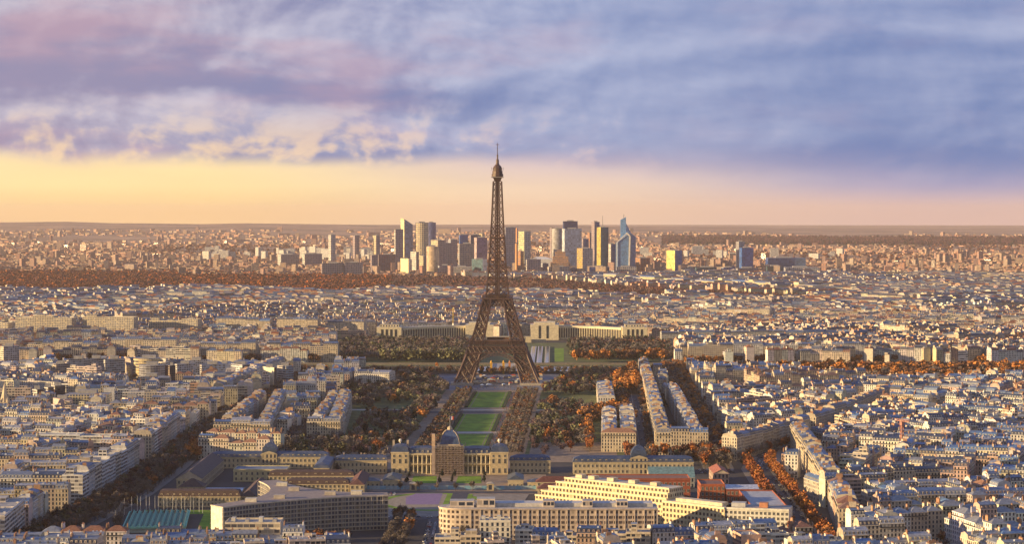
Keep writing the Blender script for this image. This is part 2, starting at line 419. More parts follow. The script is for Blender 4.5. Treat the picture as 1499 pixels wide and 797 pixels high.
    if lod <= 1:
        n = rng.choice((1, 2, 2, 3)) if lod == 0 else rng.choice((1, 1, 2))
        for k in range(n):
            c = P['chimneys']; c = c() if callable(c) else c
            s = (-1, 1)[k % 2] if n > 1 else rng.choice((-1, 1))
            L_ = rng.uniform(2.0, 5.0); y0 = rng.uniform(-hd+1.5, max(-hd+1.6, hd-1.5-L_)) if style != 'hip' else rng.uniform(-1, 0)
            x = s*(hw-.42) if k < 2 else rng.uniform(-hw*.3, hw*.3)
            zc = top+rng.uniform(.5, 1.7); cc = rng.choice((wc, wc, (.40,.24,.15), (.55,.47,.38), (.34,.19,.12)))
            c.box(x-.38, x+.38, y0, y0+L_, h+1.0, zc, M_PLN, cc, T)
            np_ = max(2, int(L_/.85)) if lod == 0 else 1
            for q in range(np_):
                yy = y0+L_*(q+.5)/np_; hl = .2 if lod == 0 else L_*.42
                c.box(x-.19, x+.19, yy-hl, yy+hl, zc+.003, zc+rng.uniform(.45, .8), M_PLN, (.42,.22,.13), T)
    return top

def pick_style(rng, zone):
    r = rng.random()
    if zone == 'left':
        st = 'mansard' if r < .55 else ('modern' if r < .68 else ('modern_band' if r < .78 else ('modern_office' if r < .85 else 'hip')))
    else:
        st = 'mansard' if r < .70 else ('hip' if r < .88 else ('modern' if r < .94 else 'modern_band'))
    q = rng.random()
    if st == 'mansard': rc = rng.choice(ZINC)
    elif st == 'hip': rc = rng.choice(TILE) if q < .45 else rng.choice(ZINC)
    else: rc = rng.choice(FLATC)
    q = rng.random()
    wc = rng.choice(CREAM) if q < .68 else (rng.choice(WHITE) if q < .9 else rng.choice(PINKW))
    j = rng.uniform(.92, 1.22); wc = tuple(k*j for k in wc)
    return st, rc, wc

# ---------------------------------------------------------------- where the ordinary city may not stand
def inpoly(x, y, P):
    c = False; n = len(P); j = n-1
    for i in range(n):
        xi, yi = P[i]; xj, yj = P[j]
        if (yi > y) != (yj > y) and x < (xj-xi)*(y-yi)/(yj-yi)+xi: c = not c
        j = i
    return c
EXCL = []
def excl(*pts): 
    xs = [p[0] for p in pts]; ys = [p[1] for p in pts]
    EXCL.append((min(xs), max(xs), min(ys), max(ys), pts))
def strip(p, q, hw_):
    d = Vector((q[0]-p[0], q[1]-p[1])); d.normalize(); n = Vector((-d.y, d.x))*hw_
    excl((p[0]+n.x, p[1]+n.y), (p[0]-n.x, p[1]-n.y), (q[0]-n.x, q[1]-n.y), (q[0]+n.x, q[1]+n.y))
def blocked(x, y):
    for a, b, c, d, P in EXCL:
        if a <= x <= b and c <= y <= d and inpoly(x, y, P): return True
    return False
# avenues and quarters laid out by hand
AV_LEFT = [(-338, 1320), (-312, 1640), (-311, 1800), (-318, 2060), (-300, 2400), (-275, 2860)]
AV_BOURD = [(120, 1850), (166, 2860)]
AV_BOSQ = [(186, 1800), (236, 2960)]
AV_RIGHT = [(205, 1300), (222, 1800), (262, 2010)]
for A, hw_ in ((AV_LEFT, 19), (AV_BOURD, 16), (AV_BOSQ, 15), (AV_RIGHT, 17)):
    for p, q in zip(A[:-1], A[1:]): strip(p, q, hw_)
strip((195, 1850), (300, 2050), 14); strip((300, 2050), (455, 2420), 12)
excl((-292, 1505), (-292, 1850), (178, 1850), (205, 1800), (222, 1345), (0, 1335), (-30, 1330), (-30, 1215), (-100, 1215), (-100, 1330), (-255, 1335), (-345, 1340))   # schools, ministries
excl((-215, 1820), (-205, 2870), (166, 2870), (120, 1820))                           # the garden
excl((300, 2765), (400, 2765), (415, 2610), (1000, 2610), (1000, 2875), (300, 2875))
excl((-1200, 2865), (-1200, 3050), (1200, 3010), (1200, 2870), (300, 2850), (-250, 2850))   # the river and its quays
excl((-300, 3000), (-300, 3540), (285, 3540), (240, 3000))                           # palace gardens
excl((-250, 3500), (-250, 3700), (245, 3700), (245, 3500))
FOREST = [G(-60,432), G(150,433), G(330,428), G(480,436), G(600,431), G(740,432), G(900,440), G(1060,443), G(1180,446), G(1180,440), G(1060,433), G(900,424), G(800,414), G(640,410), G(500,408), G(330,402), G(-60,402)]
excl(*FOREST)
excl((-1180, 7000), (1250, 7000), (1350, 8900), (-1350, 8900))                        # the towers quarter

# hand placed rows along the avenues: building lines with their fronts to the street
HAND = []     # dict(cx,cy,ang,w,d,h,label,...)
def row(p, q, depth, h, label, group, seed, wmin=14, wmax=24, styles=None, side=1, cat='apartment building', name='apartment_building', hv=1.5, wcs=None, rcs=None, sides_end=True):
    """fronts on the line p->q; the building body lies to the left of the direction when side=1"""
    rng = random.Random(seed); P = Vector(p); Q = Vector(q); D = Q-P; Ln = D.length; D.normalize(); N = Vector((-D.y, D.x))*side
    ws = []
    while sum(ws) < Ln-wmin*.6: ws.append(rng.uniform(wmin, wmax))
    k = Ln/sum(ws); s = 0.0; n = len(ws)
    for i, w in enumerate(ws):
        w *= k; c = P+D*(s+w/2)+N*depth/2; s += w
        st, rc, wc = pick_style(rng, 'right')
        if styles: st = rng.choice(styles); rc = rng.choice(ZINC if st == 'mansard' else (TILE if st == 'hip' else FLATC))
        if wcs: wc = rng.choice(wcs)
        if rcs: rc = rng.choice(rcs)
        ang = math.atan2(D.y, D.x) if side == 1 else math.atan2(-D.y, -D.x)
        ordn = ORD[i] if n > 1 else ''
        last = i in (0, n-1)
        HAND.append(dict(cx=c.x, cy=c.y, ang=ang, w=w-.02, d=depth, h=h+rng.uniform(-hv, hv), st=st, rc=rc, wc=wc, seed=seed*100+i,
             desc=label, i=i, n=n, group=group, cat=cat, name=name, sides=((i == 0) if side == 1 else (i == n-1), (i == n-1) if side == 1 else (i == 0)) if sides_end else (False, False)))
    a = P; b = Q; m = N*depth
    excl((a.x-N.x*2, a.y-N.y*2), (b.x-N.x*2, b.y-N.y*2), (b.x+m.x+N.x*3, b.y+m.y+N.y*3), (a.x+m.x+N.x*3, a.y+m.y+N.y*3))
ORD = ['first','second','third','fourth','fifth','sixth','seventh','eighth','ninth','tenth','eleventh','twelfth','thirteenth','fourteenth','fifteenth','sixteenth','seventeenth','eighteenth','nineteenth','twentieth']
ORD += ['twenty-'+o for o in ORD[:9]]+['thirtieth']+['thirty-'+o for o in ORD[:9]]+['fortieth']+['forty-'+o for o in ORD[:9]]+['fiftieth']+['fifty-'+o for o in ORD[:9]]+['sixtieth']+['sixty-'+o for o in ORD[:9]]

CR = [(.60,.52,.40), (.56,.48,.37), (.63,.56,.45)]
# the wedge shaped quarter right of the garden, its long side lit by the sun
row((136, 1905), (163, 2470), 15, 22, 'in the sunlit row facing the wide avenue right of the garden', 'sunlit row on the wide avenue', 11, side=-1, styles=['mansard'], wcs=[(.66,.56,.40),(.62,.53,.38)])
row((163, 2470), (180, 2860), 14, 21, 'in the far row facing the wide avenue right of the garden', 'far row on the wide avenue', 12, side=-1, styles=['mansard','hip'])
row((137, 1903), (186, 1898), 15, 22, 'at the near tip of the quarter between the two avenues', 'near tip of the wedge quarter', 13, styles=['mansard'], wcs=CR)
row((184, 1905), (202, 2440), 14, 21, 'in the row left of the narrow tree-filled avenue', 'row left of the narrow avenue', 14, styles=['mansard'], side=1)
# the row between the garden and the wide avenue
row((86, 1930), (119, 1926), 14, 20, 'at the near end of the narrow island right of the garden', 'island row beside the garden', 15, styles=['hip','mansard'], wcs=CR, wmin=18, wmax=24)
row((87, 1945), (98, 2180), 15, 17, 'on the garden side of the narrow island right of the garden', 'island row beside the garden', 16, side=-1, styles=['mansard','modern'])
row((121, 1945), (132, 2180), 15, 18, 'on the avenue side of the narrow island right of the garden', 'island row beside the garden', 17, side=1, styles=['mansard','modern'])
row((100, 2330), (106, 2520), 20, 15, 'in the small far island among orange trees', 'far island row', 18, side=-1, styles=['mansard'])
# left of the garden
row((-292, 1958), (-236, 1954), 16, 24, 'in the ornate near end of the row left of the garden', 'ornate corner block left of the garden', 21, styles=['mansard'], wcs=CR, wmin=16, wmax=20)
row((-236, 1958), (-262, 2330), 15, 22, 'facing the garden in the long row left of it', 'long row left of the garden', 22, side=1, styles=['mansard'], wcs=CR)
row((-292, 1975), (-296, 2300), 14, 22, 'backing the long row left of the garden', 'rear row left of the garden', 23, side=-1, styles=['mansard','hip'])
row((-206, 2010), (-172, 2006), 15, 20, 'at the near end of the inner row beside the garden', 'inner row beside the garden', 24, styles=['mansard'], wcs=CR)
row((-170, 2020), (-186, 2330), 16, 20, 'facing the trees in the inner row left of the garden', 'inner row beside the garden', 25, side=1, styles=['mansard'], wcs=CR)
row((-205, 2025), (-214, 2330), 13, 19, 'behind the inner row left of the garden', 'inner rear row beside the garden', 26, side=-1, styles=['mansard'])
row((-206, 2620), (-160, 2610), 30, 21, 'in the pale block among trees left of the iron tower', 'pale block left of the tower', 27, styles=['mansard'], wcs=WHITE)
# left side of the left avenue
row((-338, 1575), (-335, 1800), 16, 25, 'in the balconied row left of the tree-filled left avenue', 'balconied row on the left avenue', 31, side=1, styles=['modern_band','modern','mansard'], wcs=WHITE+CR, wmin=22, wmax=34)
row((-500, 1585), (-352, 1580), 17, 22, 'in the cream row facing us beside the left avenue', 'cream row left of the left avenue', 32, side=1, styles=['mansard','modern'], wcs=CR+WHITE, wmin=20, wmax=30)
row((-335, 1860), (-340, 2050), 16, 24, 'in the farther row left of the tree-filled left avenue', 'farther row on the left avenue', 33, side=1, styles=['modern_band','mansard'])
row((-445, 1850), (-352, 1845), 17, 25, 'in the blue-grey balconied row facing us left of the left avenue', 'blue-grey balconied row', 34, side=1, styles=['modern_band'], wcs=[(.55,.57,.60),(.6,.6,.58)], wmin=40, wmax=50)
row((-345, 1360), (-352, 1445), 24, 25, 'in the white balconied corner block at bottom left', 'white corner block at bottom left', 35, side=1, styles=['modern_band'], wcs=[(.72,.66,.60)], wmin=26, wmax=40)
row((-415, 1352), (-372, 1352), 18, 24, 'in the stone block at the bottom left corner', 'stone block at bottom left', 36, styles=['mansard'], wcs=CR, wmin=20, wmax=24)
row((-345, 2400), (-320, 2830), 16, 24, 'in the farthest row left of the left avenue', 'farthest row on the left avenue', 37, side=1, styles=['mansard'])
# right of the right avenue, its flank in the sun
row((248, 1600), (272, 1960), 15, 23, 'in the sunlit row right of the orange-tree avenue', 'sunlit row on the orange-tree avenue', 41, side=-1, styles=['mansard'], wcs=[(.68,.58,.42),(.62,.54,.40)])
row((250, 1590), (345, 1612), 16, 23, 'in the row with dark roofs facing us right of the orange-tree avenue', 'dark roofed row facing the viewer', 42, styles=['mansard'], wcs=CR, rcs=SLATE, wmin=16, wmax=22)
row((232, 1420), (246, 1560), 15, 22, 'in the near row right of the orange-tree avenue', 'near row on the orange-tree avenue', 43, side=-1, styles=['mansard','hip'])
row((262, 1470), (420, 1500), 16, 22, 'in the shaded row facing us below the dark-roofed row', 'shaded row facing the viewer', 44, styles=['mansard'], wmin=16, wmax=22)
row((196, 1870), (290, 2045), 15, 20, 'in the curving row at the fork of the avenues', 'curving row at the fork', 45, side=-1, styles=['mansard'], wcs=CR, rcs=SLATE+ZINC[:2])
row((300, 2068), (450, 2420), 14, 20, 'in the long slanting row beyond the fork of the avenues', 'slanting row beyond the fork', 46, side=-1, styles=['mansard'], wcs=CR, rcs=SLATE+ZINC[:2])
# foot of the picture
row((-370, 1268), (-262, 1262), 16, 22, 'in the row of blue zinc roofs at the foot of the picture, left', 'zinc roofs at the foot, left', 51, styles=['mansard'], rcs=ZINC[:3], wmin=12, wmax=17)
row((-250, 1280), (-196, 1280), 15, 21, 'in the short zinc roofed row just left of the beige banded block', 'zinc roofs at the foot, left', 52, styles=['mansard'], rcs=ZINC[:3], wmin=11, wmax=15)
row((-148, 1290), (-108, 1290), 14, 21, 'in the small houses below the curved office block', 'small houses below the curved block', 53, styles=['mansard','modern','hip'], wmin=9, wmax=13, hv=4)
row((-50, 1290), (-20, 1290), 15, 22, 'in the cream houses at the near left end of the pink ministry', 'cream houses before the ministry', 54, styles=['mansard','modern'], wmin=11, wmax=15, wcs=CR, hv=2)
row((2, 1306), (90, 1300), 15, 22, 'in the mixed houses below the pink ministry', 'mixed houses before the ministry', 55, styles=['mansard','modern','modern_band'], wmin=11, wmax=18, hv=3, wcs=CR+PINKW+WHITE)
row((92, 1310), (200, 1330), 15, 21, 'in the houses below the white end of the long ministry', 'houses before the long ministry', 56, styles=['mansard','hip'], wmin=11, wmax=16, hv=3, wcs=CR+WHITE)
# quay rows beyond the river
for k_, (a_, b_, y_, h_) in enumerate(((-1000,-880,3150,25),(-865,-770,3122,29),(-752,-640,3108,27),(-622,-520,3112,31),(-500,-395,3094,28),(-378,-268,3088,26))):
    row((a_, y_), (b_, y_-8), 18, h_, f'in {ORD[k_]} stone block from left beyond the river', 'stone blocks beyond the river', 610+k_, styles=['mansard','mansard','modern_office'], wcs=CR, wmin=18, wmax=30, hv=2.5)
for k_, (a_, b_, y_, h_) in enumerate(((-960,-900,3600,34),(-884,-780,3570,44),(-762,-668,3560,46),(-650,-560,3590,38))):
    row((a_, y_), (b_, y_-18), 22, h_, f'in {ORD[k_]} tall block up the slope beyond the river', 'tall blocks up the slope', 620+k_, styles=['modern_office'], wcs=[(.60,.52,.38),(.62,.55,.42)], wmin=32, wmax=50, hv=2)
for k_, (a_, b_, y_, h_) in enumerate(((-540,-440,3660,34),(-425,-350,3625,36),(-335,-268,3640,32))):
    row((a_, y_), (b_, y_-16), 20, h_, f'in {ORD[k_]} stone block left of the palace', 'stone blocks beside the palace', 630+k_, styles=['mansard'], wcs=CR, wmin=20, wmax=34, hv=2)
row((270, 3060), (560, 3075), 18, 27, 'in the row beyond the river right of the palace gardens', 'row beyond the river, right', 64, styles=['mansard','modern_office'], wcs=CR+WHITE, wmin=18, wmax=30)
row((255, 3420), (560, 3440), 18, 24, 'in the long grey-roofed row right of the palace', 'grey-roofed row right of the palace', 65, styles=['mansard'], wcs=[(.45,.45,.44)], wmin=24, wmax=36)

row(G(868,415), G(1045,425), 40, 26, 'in the sunlit row beyond the wood', 'sunlit row beyond the wood', 71, side=1, styles=['modern_office','mansard'], wcs=[(.70,.60,.38)], wmin=50, wmax=90, hv=4)
row(G(1045,422), G(1190,434), 40, 26, 'in the sunlit row beyond the wood', 'sunlit row beyond the wood', 72, side=1, styles=['modern_office','mansard'], wcs=[(.70,.60,.38)], wmin=50, wmax=90, hv=4)
# ground kept clear for the modern slabs
for (a_, b_, d_) in ((-4,23,2860),(74,178,2700),(191,255,2660),(254,428,2690),(90,153,2310),(70,103,2250),(175,205,2270),(10,92,2390),(0,12,2240),(200,237,2560)):
    excl((xat(a_,d_)-5,d_-45),(xat(b_,d_)+5,d_-45),(xat(b_,d_)+5,d_+70),(xat(a_,d_)-5,d_+70))
# ---------------------------------------------------------------- generic blocks
SEEDS = [(-430,1500,R(2)), (-520,2000,R(-12)), (-420,2400,R(4)), (-640,2650,R(-20)), (340,1450,R(14)), (420,1750,R(-20)), (360,2150,R(24)),
         (560,2350,R(-33)), (420,2650,R(10)), (700,2750,R(-15)), (-900,3300,R(8)), (-500,3400,R(-6)), (-560,4000,R(22)), (-1100,4200,R(-25)), (-150,4100,R(12)),
         (300,4000,R(-18)), (600,3500,R(30)), (900,3900,R(-8)), (1200,4600,R(20)), (700,4700,R(-28)), (100,4900,R(8)), (-700,5000,R(-12)), (-1300,5200,R(30)),
         (500,5500,R(16)), (1300,5700,R(-22)), (1000,6400,R(12)), (1700,6800,R(-14)), (0,5400,R(-25)), (900,3100,R(18)), (180,1250,R(10)), (160,2700,R(2)), (-280,2600,R(4)), (165,2100,R(2))]
def near_seed(x, y):
    b = None; bd = 1e18
    for i, (sx, sy, a) in enumerate(SEEDS):
        d = (sx-x)**2+((sy-y)*.8)**2
        if d < bd: bd = d; b = i
    return b
GEN = []      # generic buildings
def gen_all():
    blk = 0
    for si, (sx, sy, a) in enumerate(SEEDS):
        rng = random.Random(1000+si); ca, sa = math.cos(a), math.sin(a)
        ext = 1100; y = -ext
        while y < ext:
            by = rng.uniform(46, 70)*(1.0 if sy < 3000 else 1.15); x = -ext+rng.uniform(0, 60)
            st = rng.choice((10, 12, 14, 18))
            while x < ext:
                bx = rng.uniform(70, 130)*(1.0 if sy < 3000 else 1.1)
                mx, my = x+bx/2, y+by/2
                X = sx+mx*ca-my*sa; Y = sy+mx*sa+my*ca
                if Y > 1225 and Y < 6950 and abs(X) < Y*.262+40 and near_seed(X, Y) == si:
                    blk += 1; make_block(blk, X, Y, a, bx, by, random.Random(blk*7+3))
                x += bx+rng.choice((10, 12, 12, 20))
            y += by+st
def make_block(bi, X, Y, a, bx, by, rng):
    ca, sa = math.cos(a), math.sin(a)
    base = rng.uniform(17.5, 23.0); zone = 'left' if X < -300 and Y < 3000 else 'right'
    if rng.random() < .08: base += rng.uniform(3, 8)
    dep = rng.uniform(11, 13.5)
    if Y > 4600: dep = 15
    bst, brc, bwc = pick_style(rng, zone)
    def put(lx, ly, ang, w, d, h, side, i, edge):
        gx = X+lx*ca-ly*sa; gy = Y+lx*sa+ly*ca
        A = a+ang; c2, s2 = math.cos(A), math.sin(A)
        for ex, ey in ((0,0), (w/2,d/2), (-w/2,d/2), (w/2,-d/2), (-w/2,-d/2)):
            if blocked(gx+ex*c2-ey*s2, gy+ex*s2+ey*c2): return
        st, rc, wc = pick_style(rng, zone)
        if rng.random() < .72 and side != 'courtyard': st, rc, wc = bst, brc, tuple(k*rng.uniform(.93, 1.07) for k in bwc)
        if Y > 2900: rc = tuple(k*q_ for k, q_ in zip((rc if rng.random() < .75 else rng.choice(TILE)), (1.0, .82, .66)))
        GEN.append(dict(cx=gx, cy=gy, ang=A, w=w-.02, d=d, h=h, st=st, rc=rc, wc=wc, seed=rng.randint(0, 10**9), blk=bi, side=side, i=i, sides=edge))
    wmin, wmax = ((9, 17) if Y < 4600 else (14, 28))
    for side, Ln, off, ang in (('near', bx, -by/2+dep/2, 0), ('far', bx, by/2-dep/2, math.pi)):
        s = -Ln/2; i = 0
        while s < Ln/2-4:
            w = min(rng.uniform(wmin, wmax), Ln/2-s)
            if Ln/2-s-w < 7: w = Ln/2-s
            cx = s+w/2; i += 1
            e = (s <= -Ln/2+.1, s+w >= Ln/2-.1)
            if ang: e = (e[1], e[0])
            put(cx, off, ang, w, dep, base+rng.choice((-3.1, 0, 0, 0, 0, 3.1))+rng.uniform(-.6, .6), side, i, e)
            s += w
    inner = by-2*dep-1
    for side, off, ang in (('left', -bx/2+dep/2, -math.pi/2), ('right', bx/2-dep/2, math.pi/2)):
        s = -inner/2; i = 0
        while s < inner/2-4:
            w = min(rng.uniform(wmin, wmax), inner/2-s)
            if inner/2-s-w < 7: w = inner/2-s
            i += 1
            put(off, s+w/2, ang, w, dep, base+rng.choice((-3.1, 0, 0, 3.1))+rng.uniform(-.6, .6), side, i, (False, False)); s += w
    if Y < 5200 and rng.random() < .85 and bx > 70:      # wings across the yard
        for k in range(rng.randint(1, 3)):
            lx = rng.uniform(-bx/2+dep+8, bx/2-dep-8)
            put(lx, rng.uniform(-2, 2), math.pi/2, max(8, inner-3), rng.uniform(6, 8), base-rng.uniform(3, 9), 'courtyard', k+1, (False, False))
gen_all()
# ---------------------------------------------------------------- ground, streets, river, hills
def build_ground():
    m, t, b = new_mat('city_ground')
    p = pos(t); n = t.noise(p, .012, 6, .6); n2 = t.noise(p, .15, 4, .6)
    c = t.ramp(n, [(.3, (.03,.03,.032)), (.5, (.05,.045,.045)), (.7, (.08,.07,.06))])
    c = t.mix(t.smooth(n2, .35, .7, 0, .5), c, (.045,.043,.045))
    far = t.new('ShaderNodeSeparateXYZ'); t.l.new(p, far.inputs[0])
    g = t.noise(p, .0016, 6, .6)
    c2 = t.ramp(g, [(.35, (.14,.09,.055)), (.5, (.30,.18,.11)), (.65, (.44,.28,.18))])  # distant ground carries the warm, hazy evening light in its colour
    c = t.mix(t.smooth(far.outputs[1], 8500, 9500), c, c2)
    t.l.new(c, b.inputs['Base Color']); b.inputs['Roughness'].default_value = .9
    mb = MB()
    ys = [-300, 600, 1200, 1800, 2600, 3600, 5000, 6800, 9000]+list(np.arange(10000, 33000, 600)); xs = np.linspace(-1, 1, 61)
    def hz(x, y):
        r = random.Random(0)
        h = 0.0; a = x/max(y, 1)
        if y > 10500:
            k = min(1, (y-10500)/9500)
            und = .5+.5*math.sin(x*.00073+1.3)*math.sin(y*.0006+x*.0002)
            ridge = 122+9*math.sin(a*21+.6)+6*math.sin(a*57+2)+3*math.sin(a*133)
            ridge *= (.95 if a < -.12 else max(.34, .95-(a+.12)*1.7))
            h = k**1.6*ridge*(.72+.28*min(1, k))-(1-k)*0*und + und*22*k*(1-k)*4*.35
            if y > 20500: h = ridge*max(.2, 1-(y-20500)/9000)
        return h
    g = [[(x*(900+yy*.62), yy, hz(x*(900+yy*.62), yy)) for x in xs] for yy in ys]
    for j in range(len(ys)-1):
        for i in range(len(xs)-1):
            mb.f([g[j][i], g[j][i+1], g[j+1][i+1], g[j+1][i]], m)
    o = mb.build('ground'); tag(o, kind='structure')
    return hz
HZ = build_ground()
def sheet(name, pts, z, mat, kind='structure'):
    mb = MB(); mb.f([(x, y, z) for x, y in pts], mat); o = mb.build(name); o['kind'] = kind; return o
def ribbon(line, hw_):
    Lf, Rt = [], []
    for i, p in enumerate(line):
        a = Vector(line[max(0, i-1)]); b = Vector(line[min(len(line)-1, i+1)]); d = (b-a).normalized(); n = Vector((-d.y, d.x))*hw_
        Lf.append((p[0]+n.x, p[1]+n.y)); Rt.append((p[0]-n.x, p[1]-n.y))
    return Lf, Rt
def road(name, line, hw_, z, mat):
    Lf, Rt = ribbon(line, hw_); mb = MB()
    for i in range(len(line)-1): mb.f([(*Rt[i], z), (*Rt[i+1], z), (*Lf[i+1], z), (*Lf[i], z)], mat)
    o = mb.build(name); o['kind'] = 'structure'; return o
M_ASPH = mat_flat('asphalt', (.055,.055,.065), .75, .25, .25)
M_PAVE = mat_flat('pavement_stone', (.22,.20,.18), .85, .25, .4)
M_GRAV = mat_flat('sandy_gravel', (.27,.20,.145), .95, .3, .15)
M_LAWN = mat_flat('mown_grass', (.15,.27,.012), .95, .35, .06)
M_PARK = mat_flat('park_grass', (.10,.12,.035), .9, .5, .05)
M_WATR = mat_flat('river_water', (.05,.07,.08), .12, .2, .02)
M_HEDG = mat_flat('clipped_hedge', (.018,.045,.016), .9, .4, .9)
M_MARK = mat_flat('road_paint', (.7,.7,.68), .7, .1, 1)
for nm, ln, hw_ in (('avenue_pavement', AV_LEFT, 18), ('avenue_pavement', AV_BOURD, 15.5), ('avenue_pavement', AV_BOSQ, 14), ('avenue_pavement', AV_RIGHT, 16)):
    road(nm, ln, hw_, .15, M_PAVE); road('avenue', ln, hw_*.55, .19, M_ASPH)
def dashes(line, every=12, ln_=5, w=.4):
    mb = MB()
    for a, b in zip(line[:-1], line[1:]):
        a = Vector(a); b = Vector(b); d = (b-a); n = int(d.length/every); d.normalize(); q = Vector((-d.y, d.x))*w/2
        for k in range(n):
            s = a+d*k*every; e = s+d*ln_
            mb.f([(s.x-q.x, s.y-q.y, .2), (e.x-q.x, e.y-q.y, .2), (e.x+q.x, e.y+q.y, .2), (s.x+q.x, s.y+q.y, .2)], M_MARK)
    o = mb.build('road_marking'); o['kind'] = 'structure'
dashes(AV_BOURD); dashes(AV_RIGHT)
sheet('river', [(-1300, 2905), (1300, 2885), (1300, 2985), (-1300, 3025)], .06, M_WATR)
sheet('park_ground', [W(-160, 1850), W(172, 1850), W(172, 2850), W(-160, 2850)], .08, M_PARK)
sheet('gravel_walk', [W(-62, 1800), W(62, 1800), W(62, 2860), W(-62, 2860)], .11, M_GRAV)
sheet('palace_garden_ground', [(-300, 3010), (240, 3010), (240, 3540), (-300, 3540)], .08, M_PARK)
for s0, s1 in ((2368, 2574), (2112, 2292), (1900, 2085)):
    hb = .5
    sheet('lawn', [W(-24, s0), W(24, s0), W(24, s1), W(-24, s1)], .15, M_LAWN)
    for t_ in (-24, 24):
        for (ta, tb) in (((t_-.2 if t_ < 0 else t_-3.8), (t_+3.8 if t_ < 0 else t_+.2)),):
            mb = MB(); n = int((s1-s0)/7)
            for k in range(n):
                a = s0+k*7; x0 = AX(a)+ta
                mb.box(x0, x0+tb-ta, a, a+4.6, .16, 1.5, M_HEDG)
            tag(mb.build('hedge'), f"dark clipped hedge blocks along the {'left' if t_<0 else 'right'} edge of the {'far' if s0>2300 else ('middle' if s0>2100 else 'near')} lawn", 'hedge', 'hedges along the lawns')
    sheet('lawn_path', [W(-18, s0), W(-17, s0), W(-17, s1), W(-18, s1)], .17, M_GRAV)
    sheet('lawn_path', [W(17, s0), W(18, s0), W(18, s1), W(17, s1)], .17, M_GRAV)
    sheet('lawn_path', [W(-17, (s0+s1)/2), W(17, (s0+s1)/2), W(17, (s0+s1)/2+1.3), W(-17, (s0+s1)/2+1.3)], .17, M_GRAV)
sheet('cross_path', [W(-26, 2092), W(26, 2092), W(26, 2106), W(-26, 2106)], .16, mat_flat('pale_sand', (.5,.45,.38), .9, .1, .2))
sheet('cross_street', [W(-70, 2302), W(70, 2302), W(70, 2322), W(-70, 2322)], .17, M_ASPH)
sheet('cross_path', [W(-26, 2334), W(26, 2334), W(26, 2344), W(-26, 2344)], .16, bpy.data.materials['pale_sand'])
sheet('cross_path', [W(-160, 2335), W(-62, 2330), W(-62, 2342), W(-160, 2350)], .16, bpy.data.materials['pale_sand'])
sheet('cross_path', [W(62, 2330), W(165, 2335), W(165, 2347), W(62, 2342)], .16, bpy.data.materials['pale_sand'])
sheet('gravel_square', [W(66, 1850), W(150, 1850), W(150, 2010), W(66, 2010)], .13, M_GRAV)
sheet('gravel_square', [W(-120, 1850), W(-62, 1850), W(-62, 1985), W(-120, 1985)], .13, M_GRAV)
sheet('tower_plaza', [W(-90, 2600), W(90, 2600), W(90, 2860), W(-90, 2860)], .17, mat_flat('blue_grey_paving', (.16,.17,.20), .8, .3, .06))

# ---------------------------------------------------------------- emit the buildings
def colour_word(c):
    r, g, b = c
    if r > .66: return 'white'
    if r-b > .2: return 'ochre' if g > .38 else 'brick-pink'
    if r-b > .12: return 'cream'
    return 'pale grey' if r > .5 else 'grey-beige'
def roof_word(st, rc):
    if st.startswith('modern'): return 'flat roof'
    if rc in TILE: return 'brown tiled roof'
    if rc in SLATE: return 'dark slate roof'
    return {0:'blue zinc roof',1:'blue-grey zinc roof',2:'grey zinc roof',3:'dark blue zinc roof',4:'light grey zinc roof',5:'bright blue zinc roof',6:'near-black zinc roof',7:'pale zinc roof'}[ZINC.index(rc)] if rc in ZINC else 'grey roof'
def local_T(b):
    c, s = math.cos(b['ang']), math.sin(b['ang']); X, Y = b['cx'], b['cy']
    return lambda q: (X+q[0]*c-q[1]*s, Y+q[0]*s+q[1]*c, q[2])
def emit_single(b, label, group, cat='apartment building', name='apartment_building', lod=0, chim_parts=True):
    e = empty(name, (b['cx'], b['cy'], 0), b['ang'], label=label, cat=cat, group=group)
    wall, roof = MB(), MB(); ch = []
    def newch(): ch.append(MB()); return ch[-1]
    rng = random.Random(b['seed'])
    allc = MB()
    building(dict(wall=wall, roof=roof, chimneys=newch if chim_parts else allc, sides=b['sides']), b['w'], b['d'], b['h'], b['st'], b['rc'], b['wc'], rng, lod)
    wall.build('wall', e); r = roof.build('roof', e)
    for c in ch: c.build('chimney', r)
    if allc.n: allc.build('chimney', r)
    return e
def px_top(b): return EYE+F*(H-b['h']-4)/(b['cy']-20)
ok = lambda b: abs(b['cx']) < b['cy']*.255 and px_top(b) < 797
vis = [b for b in GEN if b['side'] != 'courtyard' and ok(b)]+[b for b in HAND if ok(b)]
vis.sort(key=lambda b: b['cy']-b['w']*8-(500 if 'desc' in b else 0))
IND = vis[:300]; ids = {id(b) for b in IND}
for b in HAND:
    if id(b) not in ids: continue
    n, i = b['n'], b['i']
    if n == 1: lab = f"{colour_word(b['wc'])} building, {roof_word(b['st'], b['rc'])}, {b['desc']}"
    else:
        horiz = abs(math.sin(b['ang'])) < .5
        k = ORD[i]+(' from left' if horiz else ' from the near end')
        lab = f"{colour_word(b['wc'])} one, {k} {b['desc']}"
    words = lab.split()
    if len(words) > 16: lab = lab.replace(' one,', ' one,').replace('facing us ', '').replace('the tree-filled left avenue', 'the left avenue').replace('from the near end', 'from near end'); words = lab.split()
    if len(words) > 16: lab = ' '.join(lab.replace(' in the ', ' in ').replace(' of the ', ' of ').split()[:16])
    lab = ' '.join(lab.split()[:16])
    emit_single(b, lab, b['group'], lod=0 if b['cy'] < 2700 else 1)
IND = [b for b in IND if 'desc' not in b]
BX = {}
for b in IND: BX.setdefault(b['blk'], []).append(b)
blkpos = {k: (sum(b['cx'] for b in v)/len(v), sum(b['cy'] for b in v)/len(v)) for k, v in BX.items()}
